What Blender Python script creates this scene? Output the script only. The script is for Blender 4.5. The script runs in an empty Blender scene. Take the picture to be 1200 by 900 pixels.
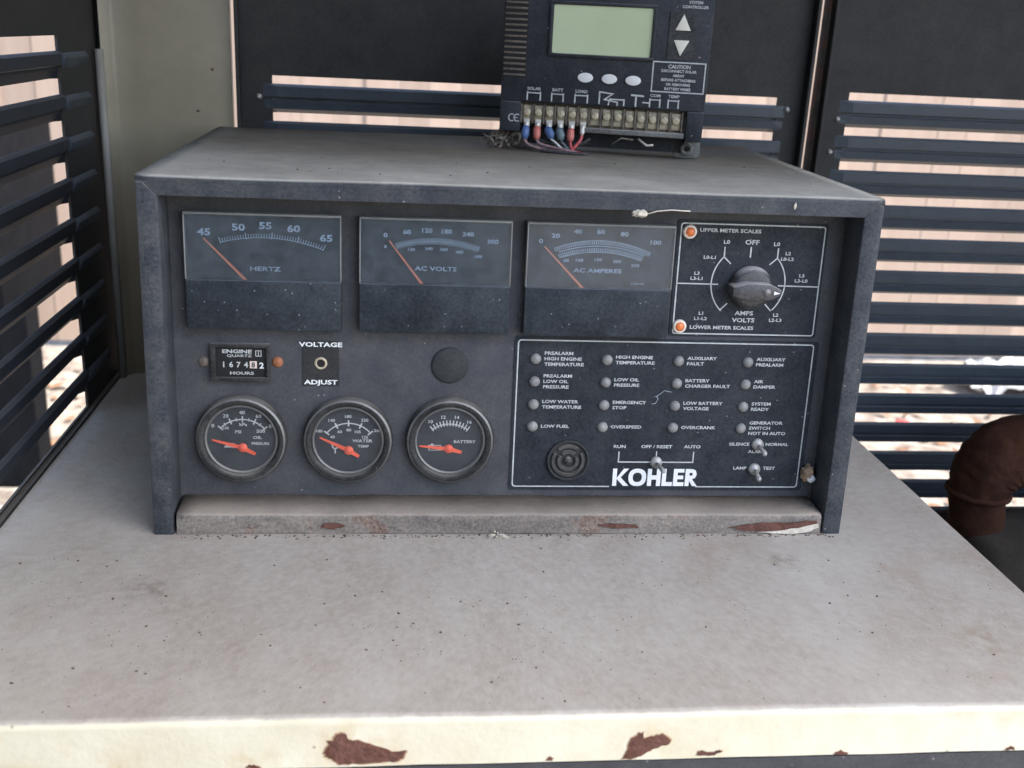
import bpy, bmesh, math, random
from mathutils import Matrix, Vector, noise as mnoise
random.seed(7)
R = math.radians
scene = bpy.context.scene
C = scene.collection

# ------------------------------------------------------------------ camera, world, sun, exposure
cam = bpy.data.cameras.new("camera"); cam_o = bpy.data.objects.new("camera", cam); C.objects.link(cam_o)
cam.sensor_fit = 'HORIZONTAL'; cam.sensor_width = 36.0; cam.lens = 36.0 * 1239.2 / 1200.0
cam.clip_start = 0.02; cam.clip_end = 400
cam_o.matrix_world = (Matrix.Translation((-0.07499, -0.63367, 0.32015))
                      @ Matrix.Rotation(-0.1134, 4, 'Z') @ Matrix.Rotation(math.pi/2 - 0.3236, 4, 'X')
                      @ Matrix.Rotation(0.0500, 4, 'Z'))
cam.dof.use_dof = True; cam.dof.focus_distance = 0.70; cam.dof.aperture_fstop = 11.0
scene.camera = cam_o
SUN_EL, SUN_AZ = R(56), R(65)          # azimuth measured from -Y (front) towards +X
world = bpy.data.worlds.new("World"); scene.world = world; world.use_nodes = True
wn = world.node_tree.nodes; wl = world.node_tree.links
sky = wn.new('ShaderNodeTexSky'); sky.sky_type = 'NISHITA'; sky.sun_disc = False
sky.sun_elevation = SUN_EL
sky.sun_rotation = math.pi - SUN_AZ
sky.air_density = 1.0; sky.dust_density = 2.6
wn['Background'].inputs['Strength'].default_value = 0.15
wl.new(sky.outputs[0], wn['Background'].inputs['Color'])
sun = bpy.data.lights.new("sun", 'SUN'); sun.energy = 2.6; sun.angle = R(0.53); sun.color = (1.0, 0.95, 0.88)
sun_o = bpy.data.objects.new("sun", sun); C.objects.link(sun_o)
sdir = Vector((math.cos(SUN_EL)*math.sin(SUN_AZ), -math.cos(SUN_EL)*math.cos(SUN_AZ), math.sin(SUN_EL)))
sun_o.rotation_euler = sdir.to_track_quat('Z', 'Y').to_euler()
scene.view_settings.view_transform = 'Standard'; scene.view_settings.look = 'None'
scene.view_settings.exposure = 2.2; scene.view_settings.gamma = 1.0
scene.cycles.max_bounces = 8; scene.cycles.transparent_max_bounces = 12
scene.cycles.use_denoising = True
scene.cycles.filter_width = 1.5

# ------------------------------------------------------------------ materials
def new_mat(name):
    m = bpy.data.materials.new(name); m.use_nodes = True
    return m, m.node_tree.nodes, m.node_tree.links, m.node_tree.nodes['Principled BSDF']

def rgb(c): return (c[0], c[1], c[2], 1.0)

def paint(name, base, rough=0.5, metal=0.0, dust=None, up=0.0, allover=0.0, var=0.15, scale=30.0,
          bump=0.0, bscale=400.0, rust=0.0, rust_scale=18.0, speck=0.0, speck_col=(0.45, 0.43, 0.4), spec=0.5, stretch=None):
    """painted / moulded surface: tone mottling, settled dust on upward faces, allover grime, specks, rust, fine relief"""
    m, N, L, P = new_mat(name)
    geo = N.new('ShaderNodeNewGeometry')
    pos = geo.outputs['Position']
    if stretch:
        mp = N.new('ShaderNodeMapping'); mp.inputs['Scale'].default_value = stretch
        L.new(pos, mp.inputs['Vector']); pos2 = mp.outputs[0]
    else: pos2 = pos
    n1 = N.new('ShaderNodeTexNoise'); n1.inputs['Scale'].default_value = scale; n1.inputs['Detail'].default_value = 6
    n1.inputs['Roughness'].default_value = 0.65
    L.new(pos2, n1.inputs['Vector'])
    mix = N.new('ShaderNodeMix'); mix.data_type = 'RGBA'
    mix.inputs['A'].default_value = rgb([c*(1-var) for c in base]); mix.inputs['B'].default_value = rgb([min(1, c*(1+var)) for c in base])
    cr = N.new('ShaderNodeMapRange'); cr.inputs['From Min'].default_value = 0.3; cr.inputs['From Max'].default_value = 0.7
    L.new(n1.outputs['Fac'], cr.inputs['Value']); L.new(cr.outputs[0], mix.inputs['Factor'])
    col = mix.outputs['Result']; rv = None
    if rust > 0:
        nr = N.new('ShaderNodeTexNoise'); nr.inputs['Scale'].default_value = rust_scale; nr.inputs['Detail'].default_value = 8
        L.new(pos, nr.inputs['Vector'])
        rr = N.new('ShaderNodeMapRange'); rr.inputs['From Min'].default_value = 1-rust; rr.inputs['From Max'].default_value = 1-rust+0.03
        L.new(nr.outputs['Fac'], rr.inputs['Value'])
        mr = N.new('ShaderNodeMix'); mr.data_type = 'RGBA'; mr.inputs['B'].default_value = (0.10, 0.045, 0.03, 1)
        L.new(rr.outputs[0], mr.inputs['Factor']); L.new(col, mr.inputs['A']); col = mr.outputs['Result']
    if dust is not None and (up > 0 or allover > 0):
        sep = N.new('ShaderNodeSeparateXYZ'); L.new(geo.outputs['Normal'], sep.inputs[0])
        mu = N.new('ShaderNodeMapRange'); mu.inputs['From Min'].default_value = 0.45; mu.inputs['From Max'].default_value = 0.95
        mu.inputs['To Max'].default_value = up; mu.interpolation_type = 'SMOOTHSTEP'
        L.new(sep.outputs['Z'], mu.inputs['Value'])
        nd = N.new('ShaderNodeTexNoise'); nd.inputs['Scale'].default_value = 55; nd.inputs['Detail'].default_value = 9
        nd.inputs['Roughness'].default_value = 0.7; L.new(pos2, nd.inputs['Vector'])
        nf = N.new('ShaderNodeTexNoise'); nf.inputs['Scale'].default_value = 520; nf.inputs['Detail'].default_value = 3
        L.new(pos, nf.inputs['Vector'])
        av = N.new('ShaderNodeMix'); av.data_type = 'FLOAT'; av.inputs['Factor'].default_value = 0.45
        L.new(nd.outputs['Fac'], av.inputs['A']); L.new(nf.outputs['Fac'], av.inputs['B'])
        ma = N.new('ShaderNodeMapRange'); ma.inputs['From Min'].default_value = 0.36; ma.inputs['From Max'].default_value = 0.68
        ma.inputs['To Min'].default_value = allover*0.1; ma.inputs['To Max'].default_value = allover*1.9
        L.new(av.outputs['Result'], ma.inputs['Value'])
        add = N.new('ShaderNodeMath'); add.operation = 'ADD'; add.use_clamp = True
        L.new(mu.outputs[0], add.inputs[0]); L.new(ma.outputs[0], add.inputs[1])
        md = N.new('ShaderNodeMix'); md.data_type = 'RGBA'
        nd2 = N.new('ShaderNodeTexNoise'); nd2.inputs['Scale'].default_value = 14; nd2.inputs['Detail'].default_value = 10
        nd2.inputs['Roughness'].default_value = 0.75
        L.new(pos, nd2.inputs['Vector'])
        dc = N.new('ShaderNodeMix'); dc.data_type = 'RGBA'
        dc.inputs['A'].default_value = rgb([c*0.72 for c in dust]); dc.inputs['B'].default_value = rgb([min(1, c*1.25) for c in dust])
        mm = N.new('ShaderNodeMapRange'); mm.inputs['From Min'].default_value = 0.3; mm.inputs['From Max'].default_value = 0.7
        L.new(nd2.outputs['Fac'], mm.inputs['Value']); L.new(mm.outputs[0], dc.inputs['Factor'])
        L.new(dc.outputs['Result'], md.inputs['B'])
        L.new(add.outputs[0], md.inputs['Factor']); L.new(col, md.inputs['A']); col = md.outputs['Result']
        mrough = N.new('ShaderNodeMapRange'); mrough.inputs['To Min'].default_value = rough; mrough.inputs['To Max'].default_value = 0.95
        L.new(add.outputs[0], mrough.inputs['Value']); rv = mrough.outputs[0]
    if speck > 0:
        ns = N.new('ShaderNodeTexVoronoi'); ns.inputs['Scale'].default_value = 260
        L.new(pos, ns.inputs['Vector'])
        sp = N.new('ShaderNodeMapRange'); sp.inputs['From Min'].default_value = 0.16; sp.inputs['From Max'].default_value = 0.04
        sp.inputs['To Max'].default_value = 1.0
        L.new(ns.outputs['Distance'], sp.inputs['Value'])
        sx = N.new('ShaderNodeSeparateColor'); L.new(ns.outputs['Color'], sx.inputs[0])
        gt = N.new('ShaderNodeMath'); gt.operation = 'LESS_THAN'; gt.inputs[1].default_value = speck
        L.new(sx.outputs[0], gt.inputs[0])
        mu2 = N.new('ShaderNodeMath'); mu2.operation = 'MULTIPLY'; L.new(sp.outputs[0], mu2.inputs[0]); L.new(gt.outputs[0], mu2.inputs[1])
        ms = N.new('ShaderNodeMix'); ms.data_type = 'RGBA'; ms.inputs['B'].default_value = rgb(speck_col)
        L.new(mu2.outputs[0], ms.inputs['Factor']); L.new(col, ms.inputs['A']); col = ms.outputs['Result']
    L.new(col, P.inputs['Base Color'])
    if rv is None: P.inputs['Roughness'].default_value = rough
    else: L.new(rv, P.inputs['Roughness'])
    P.inputs['Metallic'].default_value = metal
    P.inputs['Specular IOR Level'].default_value = spec
    if bump > 0:
        nb = N.new('ShaderNodeTexNoise'); nb.inputs['Scale'].default_value = bscale; nb.inputs['Detail'].default_value = 5
        L.new(pos, nb.inputs['Vector'])
        b = N.new('ShaderNodeBump'); b.inputs['Strength'].default_value = bump; b.inputs['Distance'].default_value = 0.001
        L.new(nb.outputs['Fac'], b.inputs['Height']); L.new(b.outputs[0], P.inputs['Normal'])
    return m

def clear_mat(name, haze=0.12, haze_col=(0.5, 0.52, 0.54)):
    """clear plastic with a film of dust"""
    m, N, L, P = new_mat(name); N.remove(P)
    out = N['Material Output']
    tr = N.new('ShaderNodeBsdfTransparent'); gl = N.new('ShaderNodeBsdfGlossy'); gl.inputs['Roughness'].default_value = 0.18
    df = N.new('ShaderNodeBsdfDiffuse'); df.inputs['Color'].default_value = rgb(haze_col)
    fr = N.new('ShaderNodeFresnel'); fr.inputs['IOR'].default_value = 1.45
    m1 = N.new('ShaderNodeMixShader'); L.new(fr.outputs[0], m1.inputs[0]); L.new(tr.outputs[0], m1.inputs[1]); L.new(gl.outputs[0], m1.inputs[2])
    geo = N.new('ShaderNodeNewGeometry')
    n = N.new('ShaderNodeTexNoise'); n.inputs['Scale'].default_value = 120; n.inputs['Detail'].default_value = 10; n.inputs['Roughness'].default_value = 0.75
    L.new(geo.outputs['Position'], n.inputs['Vector'])
    mr = N.new('ShaderNodeMapRange'); mr.inputs['From Min'].default_value = 0.35; mr.inputs['From Max'].default_value = 0.75
    mr.inputs['To Min'].default_value = haze*0.5; mr.inputs['To Max'].default_value = haze*2.0
    L.new(n.outputs['Fac'], mr.inputs['Value'])
    m2 = N.new('ShaderNodeMixShader'); L.new(mr.outputs[0], m2.inputs[0]); L.new(m1.outputs[0], m2.inputs[1]); L.new(df.outputs[0], m2.inputs[2])
    L.new(m2.outputs[0], out.inputs['Surface'])
    return m

DUST = (0.56, 0.54, 0.48)
M = dict(
 housing = paint('housing_paint', (0.019, 0.026, 0.038), 0.55, dust=DUST, up=0.97, allover=0.075, spec=0.28, bump=0.25, bscale=900, speck=0.05),
 panel   = paint('panel_paint', (0.052, 0.056, 0.066), 0.6, dust=(0.34, 0.31, 0.27), up=0.7, allover=0.085, spec=0.22, bump=0.15, bscale=1200, speck=0.04),
 sill    = paint('sill_paint', (0.11, 0.10, 0.095), 0.8, dust=(0.37, 0.325, 0.275), up=0.75, allover=0.46, spec=0.2, bump=0.4, bscale=350, rust=0.42, rust_scale=28, speck=0.1, stretch=(0.35, 1, 1)),
 meter_case = paint('meter_plastic', (0.018, 0.022, 0.027), 0.5, spec=0.2, dust=DUST, up=0.5, allover=0.06, speck=0.16),
 meter_low = paint('meter_cover_plastic', (0.014, 0.019, 0.024), 0.5, spec=0.18, dust=(0.30, 0.34, 0.38), up=0.6, allover=0.075, speck=0.22, speck_col=(0.30, 0.32, 0.34)),
 dial    = paint('dial_black', (0.016, 0.019, 0.024), 0.7, spec=0.15, dust=(0.30, 0.35, 0.4), allover=0.05),
 edge    = paint('clear_edge', (0.16, 0.17, 0.17), 0.35, dust=DUST, up=0.5, allover=0.15),
 plate   = paint('plate_black', (0.013, 0.017, 0.023), 0.6, spec=0.18, dust=(0.32, 0.34, 0.35), up=0.4, allover=0.06, speck=0.12, speck_col=(0.3, 0.3, 0.3)),
 plate2  = paint('voltage_plate_black', (0.010, 0.011, 0.014), 0.5, dust=DUST, allover=0.03),
 white   = paint('white_print', (0.52, 0.54, 0.53), 0.6, var=0.22, scale=260),
 print2  = paint('dim_print', (0.36, 0.42, 0.47), 0.6, var=0.3, scale=300),
 scale_p = paint('scale_print', (0.46, 0.60, 0.78), 0.6, var=0.3, scale=300),
 logo    = paint('logo_print', (0.85, 0.86, 0.86), 0.55, var=0.05, scale=100),
 orange  = paint('needle_orange', (0.88, 0.30, 0.16), 0.5, var=0.1),
 red     = paint('needle_red', (0.82, 0.11, 0.05), 0.5, var=0.12),
 lamp_or = paint('orange_lens', (0.80, 0.20, 0.05), 0.3, var=0.15),
 ring_w  = paint('pale_ring', (0.80, 0.68, 0.58), 0.4, var=0.1),
 bezel   = paint('black_bezel', (0.011, 0.012, 0.014), 0.5, spec=0.18, dust=DUST, up=0.2, allover=0.06, speck=0.1),
 ringm   = paint('ring_metal', (0.15, 0.15, 0.15), 0.35, metal=0.5, dust=DUST, up=0.25, allover=0.12),
 knob    = paint('knob_black', (0.025, 0.026, 0.028), 0.38, dust=(0.45, 0.43, 0.41), up=0.8, allover=0.10, speck=0.1),
 lens    = paint('lamp_lens', (0.20, 0.20, 0.195), 0.4, var=0.3, scale=200, dust=DUST, allover=0.15),
 chrome  = paint('toggle_metal', (0.36, 0.36, 0.35), 0.45, metal=0.5, dust=DUST, up=0.2, allover=0.15),
 black   = paint('deep_black', (0.008, 0.008, 0.009), 0.7),
 plug    = paint('plug_black', (0.017, 0.020, 0.022), 0.75, dust=(0.3, 0.3, 0.28), allover=0.06),
 screw_r = paint('rusty_screw', (0.34, 0.13, 0.06), 0.7, var=0.4, scale=300),
 screw_g = paint('dull_screw', (0.20, 0.17, 0.14), 0.6, metal=0.4, var=0.35, scale=300),
 horn    = paint('horn_plastic', (0.030, 0.031, 0.032), 0.55, dust=(0.30, 0.27, 0.22), up=0.7, allover=0.16),
 ctrl    = paint('controller_black', (0.016, 0.019, 0.026), 0.55, spec=0.25, dust=(0.34, 0.34, 0.34), up=0.8, allover=0.05, bump=0.2, bscale=1300, speck=0.05),
 vent    = paint('vent_slat', (0.07, 0.06, 0.05), 0.7, dust=(0.26, 0.22, 0.18), up=0.8, allover=0.25),
 term    = paint('terminal_brass', (0.56, 0.48, 0.33), 0.4, metal=0.3, dust=(0.42, 0.38, 0.30), up=0.5, allover=0.3, var=0.35, scale=400),
 termb   = paint('terminal_block', (0.055, 0.047, 0.037), 0.7, dust=(0.35, 0.30, 0.24), up=0.8, allover=0.3, var=0.4, scale=300),
 ledge   = paint('grey_ledge', (0.07, 0.075, 0.075), 0.6, dust=DUST, up=0.8, allover=0.15),
 button  = paint('white_button', (0.78, 0.78, 0.76), 0.4, var=0.05),
 tri     = paint('cream_button', (0.72, 0.70, 0.60), 0.45, var=0.08),
 lug     = paint('lug_tin', (0.62, 0.60, 0.54), 0.45, metal=0.3, var=0.25, scale=300),
 w_blue  = paint('blue_sleeve', (0.045, 0.12, 0.30), 0.45, dust=DUST, allover=0.08),
 w_teal  = paint('teal_sleeve', (0.09, 0.15, 0.18), 0.5, dust=DUST, allover=0.1),
 w_red   = paint('red_sleeve', (0.55, 0.13, 0.10), 0.45, dust=DUST, allover=0.10),
 w_red2  = paint('red_wire', (0.52, 0.06, 0.07), 0.45, dust=DUST, allover=0.08),
 w_mauve = paint('mauve_wire', (0.24, 0.14, 0.16), 0.5, dust=DUST, allover=0.12),
 w_white = paint('white_wire', (0.75, 0.75, 0.72), 0.5, dust=DUST, allover=0.1),
 w_black = paint('black_wire', (0.02, 0.02, 0.028), 0.5, dust=DUST, allover=0.08),
 dirt    = paint('dry_dirt', (0.20, 0.17, 0.14), 0.95, var=0.5, scale=300, bump=0.8, bscale=500),
 pale    = paint('pale_fluff', (0.62, 0.57, 0.48), 0.9, var=0.25, scale=400),
 tan     = paint('tan_cocoon', (0.36, 0.26, 0.17), 0.9, var=0.4, scale=400, bump=0.8, bscale=900),
 rustpatch = paint('rust_bare', (0.125, 0.058, 0.046), 0.9, spec=0.2, dust=(0.22, 0.115, 0.085), allover=0.25, var=0.5, scale=160, bump=1.0, bscale=500, rust=0.45, rust_scale=120),
 primer = paint('primer_edge', (0.42, 0.28, 0.17), 0.85, var=0.4, scale=250),
 rustpipe = paint('rust_pipe', (0.030, 0.013, 0.009), 0.9, spec=0.15, dust=(0.12, 0.045, 0.016), allover=0.16, var=0.6, scale=26, bump=0.8, bscale=200),
 muffler = paint('muffler_dark', (0.018, 0.017, 0.015), 0.85, spec=0.12, var=0.4, dust=(0.12, 0.10, 0.08), up=0.15, allover=0.12, bump=0.4, bscale=300),
 door    = paint('door_black', (0.020, 0.021, 0.022), 0.6, spec=0.2, dust=(0.28, 0.25, 0.20), up=0.35, allover=0.04, bump=0.1, bscale=600),
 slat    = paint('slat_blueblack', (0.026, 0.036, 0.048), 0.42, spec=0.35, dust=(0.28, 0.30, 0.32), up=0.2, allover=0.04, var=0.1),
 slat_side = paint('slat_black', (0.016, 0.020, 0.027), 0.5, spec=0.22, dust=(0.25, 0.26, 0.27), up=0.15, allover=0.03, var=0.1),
 post    = paint('post_shaded_cream', (0.20, 0.178, 0.122), 0.30, dust=(0.2, 0.17, 0.12), allover=0.2, var=0.20, scale=11),  # cream paint darkened for shade, mottled for uneven soft light
 trim    = paint('trim_grey', (0.22, 0.215, 0.19), 0.5, dust=(0.3, 0.28, 0.22), allover=0.15),
 rusttrim = paint('rusty_flange', (0.05, 0.042, 0.035), 0.8, var=0.6, scale=60, rust=0.5, rust_scale=45),
 roof    = paint('roof_paint', (0.42, 0.39, 0.30), 0.6),
 dark    = paint('dark_frame', (0.030, 0.034, 0.042), 0.55, dust=(0.3, 0.3, 0.3), allover=0.08, speck=0.12),
 sheetw  = paint('white_sheeting', (0.30, 0.30, 0.30), 0.5, var=0.06),
 redbit  = paint('red_scrap', (0.35, 0.05, 0.05), 0.6),
 leaf    = paint('grit_brown', (0.13, 0.085, 0.06), 0.9, var=0.6, scale=200),
 litter  = paint('dry_leaf', (0.18, 0.10, 0.055), 0.9, var=0.5, scale=20),
 cabinetd = paint('outside_dark_metal', (0.006, 0.0065, 0.008), 0.8, var=0.3, spec=0.05),
)
M['clear'] = clear_mat('dusty_clear_cover', 0.078, (0.38, 0.47, 0.54))
M['glass'] = clear_mat('gauge_glass', 0.05, (0.5, 0.5, 0.5))

SY0_ = -0.195
def shelf_mat():
    """cream enamel; grey-brown dust settled on the upward face, stains and small rust blooms"""
    m, N, L, P = new_mat('shelf_enamel')
    geo = N.new('ShaderNodeNewGeometry'); pos = geo.outputs['Position']
    def noise(scale, det=8, rough=0.65, vec=None):
        n = N.new('ShaderNodeTexNoise'); n.inputs['Scale'].default_value = scale; n.inputs['Detail'].default_value = det
        n.inputs['Roughness'].default_value = rough; L.new(vec or pos, n.inputs['Vector']); return n.outputs['Fac']
    def rng(v, a, b, c=0.0, d=1.0, smooth=False):
        r = N.new('ShaderNodeMapRange'); r.inputs['From Min'].default_value = a; r.inputs['From Max'].default_value = b
        r.inputs['To Min'].default_value = c; r.inputs['To Max'].default_value = d
        if smooth: r.interpolation_type = 'SMOOTHSTEP'
        L.new(v, r.inputs['Value']); return r.outputs[0]
    def mix(f, a, b):
        x = N.new('ShaderNodeMix'); x.data_type = 'RGBA'
        if isinstance(f, float): x.inputs['Factor'].default_value = f
        else: L.new(f, x.inputs['Factor'])
        for s, v in (('A', a), ('B', b)):
            if isinstance(v, tuple): x.inputs[s].default_value = rgb(v)
            else: L.new(v, x.inputs[s])
        return x.outputs['Result']
    def mul(a, b):
        x = N.new('ShaderNodeMath'); x.operation = 'MULTIPLY'; x.use_clamp = True
        for i, v in enumerate((a, b)):
            if isinstance(v, float): x.inputs[i].default_value = v
            else: L.new(v, x.inputs[i])
        return x.outputs[0]
    enamel = mix(rng(noise(24), 0.3, 0.7), (0.70, 0.66, 0.49), (0.82, 0.79, 0.64))
    # orange rust stains bleeding in the enamel
    stain = mul(rng(noise(42, 6), 0.66, 0.74), rng(noise(9, 2), 0.48, 0.6))
    enamel = mix(mul(stain, 0.8), enamel, (0.55, 0.28, 0.08))
    # orange bleeding round the paint chips on the lip, browner at the far left end
    wv = N.new('ShaderNodeTexNoise'); wv.inputs['Scale'].default_value = 60; wv.inputs['Detail'].default_value = 5; L.new(pos, wv.inputs['Vector'])
    for cpt, r0, r1, kk in (((-0.089, SY0_, -0.024), 0.030, 0.012, 0.55), ((0.053, SY0_, -0.022), 0.024, 0.009, 0.5), ((-0.143, SY0_, -0.022), 0.016, 0.002, 0.8), ((-0.098, SY0_, -0.016), 0.02, 0.004, 0.5),
                            ((0.086, SY0_, -0.026), 0.014, 0.004, 0.6), ((0.219, SY0_, -0.002), 0.012, 0.002, 0.6), ((0.246, SY0_, -0.005), 0.014, 0.002, 0.5), ((-0.30, SY0_, -0.012), 0.10, 0.02, 0.45), ((-0.21, SY0_, -0.028), 0.03, 0.004, 0.5)):
        vd = N.new('ShaderNodeVectorMath'); vd.operation = 'DISTANCE'; L.new(pos, vd.inputs[0]); vd.inputs[1].default_value = cpt
        enamel = mix(mul(mul(rng(vd.outputs['Value'], r0, r1), rng(wv.outputs['Fac'], 0.46, 0.68)), kk*0.8), enamel, (0.58, 0.40, 0.17))
    # dust film
    mp = N.new('ShaderNodeMapping'); mp.inputs['Scale'].default_value = (1.25, 0.8, 1); L.new(pos, mp.inputs['Vector'])
    d1 = mix(rng(noise(6, 10, 0.78, mp.outputs[0]), 0.33, 0.67), (0.35, 0.295, 0.245), (0.52, 0.495, 0.445))
    d2 = mix(mul(rng(noise(190, 8, 0.8, mp.outputs[0]), 0.42, 0.66), 0.38), d1, (0.62, 0.60, 0.55))
    d3 = mix(mul(rng(noise(75, 12, 0.85, mp.outputs[0]), 0.52, 0.68), 0.38), d2, (0.245, 0.195, 0.155))
    d4 = mix(mul(rng(noise(11, 8, 0.7), 0.56, 0.72), 0.5), d3, (0.37, 0.255, 0.20))
    sep = N.new('ShaderNodeSeparateXYZ'); L.new(geo.outputs['Normal'], sep.inputs[0])
    wob = N.new('ShaderNodeMath'); wob.operation = 'ADD'; L.new(sep.outputs['Z'], wob.inputs[0]); L.new(rng(noise(90), 0, 1, -0.18, 0.18), wob.inputs[1])
    up = rng(wob.outputs[0], 0.52, 0.88, 0.0, 0.97, True)
    col = mix(up, enamel, d4)
    # two old drip stains
    for cpt, r0, r1, cc in (((0.177, -0.038, 0), 0.013, 0.003, (0.20, 0.14, 0.09)), ((-0.218, -0.070, 0), 0.020, 0.004, (0.22, 0.17, 0.14)), ((0.262, -0.135, 0), 0.024, 0.004, (0.33, 0.26, 0.18))):
        vd = N.new('ShaderNodeVectorMath'); vd.operation = 'DISTANCE'; L.new(pos, vd.inputs[0]); vd.inputs[1].default_value = cpt
        col = mix(mul(mul(rng(vd.outputs['Value'], r0, r1), rng(noise(85, 6, 0.7), 0.42, 0.62)), 0.75), col, cc)
    # tiny dark specks of grit and rust
    v = N.new('ShaderNodeTexVoronoi'); v.inputs['Scale'].default_value = 150; L.new(pos, v.inputs['Vector'])
    sc = N.new('ShaderNodeSeparateColor'); L.new(v.outputs['Color'], sc.inputs[0])
    lt = N.new('ShaderNodeMath'); lt.operation = 'LESS_THAN'; lt.inputs[1].default_value = 0.16; L.new(sc.outputs[0], lt.inputs[0])
    sp = mul(mul(rng(v.outputs['Distance'], 0.16, 0.07), lt.outputs[0]), rng(noise(11, 3), 0.5, 0.62))
    col = mix(mul(sp, 0.6), col, (0.13, 0.085, 0.07))
    L.new(col, P.inputs['Base Color'])
    L.new(rng(up, 0, 1, 0.35, 0.85), P.inputs['Roughness'])
    b = N.new('ShaderNodeBump'); b.inputs['Strength'].default_value = 0.35; b.inputs['Distance'].default_value = 0.0012
    L.new(noise(170, 6, 0.7), b.inputs['Height']); L.new(b.outputs[0], P.inputs['Normal'])
    return m
M['shelf'] = shelf_mat()

def lcd_mat():
    m, N, L, P = new_mat('lcd_green')
    P.inputs['Base Color'].default_value = (0.5, 0.56, 0.4, 1); P.inputs['Roughness'].default_value = 0.22
    geo = N.new('ShaderNodeNewGeometry'); n = N.new('ShaderNodeTexNoise'); n.inputs['Scale'].default_value = 30; n.inputs['Detail'].default_value = 6
    L.new(geo.outputs['Position'], n.inputs['Vector'])
    mx = N.new('ShaderNodeMix'); mx.data_type = 'RGBA'; mx.inputs['A'].default_value = (0.46, 0.54, 0.33, 1); mx.inputs['B'].default_value = (0.55, 0.62, 0.43, 1)
    L.new(n.outputs['Fac'], mx.inputs['Factor']); L.new(mx.outputs['Result'], P.inputs['Base Color'])
    return m
M['lcd'] = lcd_mat()

def wood_mat():
    m, N, L, P = new_mat('fence_wood')
    oi = N.new('ShaderNodeObjectInfo'); geo = N.new('ShaderNodeNewGeometry')
    mp = N.new('ShaderNodeMapping'); mp.inputs['Scale'].default_value = (30, 30, 1.5); L.new(geo.outputs['Position'], mp.inputs['Vector'])
    n = N.new('ShaderNodeTexNoise'); n.inputs['Scale'].default_value = 1; n.inputs['Detail'].default_value = 6; L.new(mp.outputs[0], n.inputs['Vector'])
    mx = N.new('ShaderNodeMix'); mx.data_type = 'RGBA'; mx.inputs['A'].default_value = (0.26, 0.19, 0.145, 1); mx.inputs['B'].default_value = (0.37, 0.29, 0.235, 1)
    L.new(n.outputs['Fac'], mx.inputs['Factor'])
    hs = N.new('ShaderNodeHueSaturation'); mr = N.new('ShaderNodeMapRange'); mr.inputs['To Min'].default_value = 0.85; mr.inputs['To Max'].default_value = 1.15
    L.new(oi.outputs['Random'], mr.inputs['Value']); L.new(mr.outputs[0], hs.inputs['Value']); L.new(mx.outputs['Result'], hs.inputs['Color'])
    L.new(hs.outputs[0], P.inputs['Base Color']); P.inputs['Roughness'].default_value = 0.9
    return m
M['wood'] = wood_mat()

def ground_mat():
    m, N, L, P = new_mat('ground_dirt')
    geo = N.new('ShaderNodeNewGeometry')
    def noise(s, d=8):
        n = N.new('ShaderNodeTexNoise'); n.inputs['Scale'].default_value = s; n.inputs['Detail'].default_value = d; L.new(geo.outputs['Position'], n.inputs['Vector']); return n.outputs['Fac']
    mx = N.new('ShaderNodeMix'); mx.data_type = 'RGBA'; mx.inputs['A'].default_value = (0.13, 0.105, 0.085, 1); mx.inputs['B'].default_value = (0.27, 0.245, 0.21, 1)
    mr = N.new('ShaderNodeMapRange'); mr.inputs['From Min'].default_value = 0.36; mr.inputs['From Max'].default_value = 0.64
    L.new(noise(22, 10), mr.inputs['Value']); L.new(mr.outputs[0], mx.inputs['Factor'])
    L.new(mx.outputs['Result'], P.inputs['Base Color']); P.inputs['Roughness'].default_value = 0.95
    b = N.new('ShaderNodeBump'); b.inputs['Strength'].default_value = 0.6; b.inputs['Distance'].default_value = 0.01
    L.new(noise(60, 6), b.inputs['Height']); L.new(b.outputs[0], P.inputs['Normal'])
    return m
M['ground'] = ground_mat()

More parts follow.
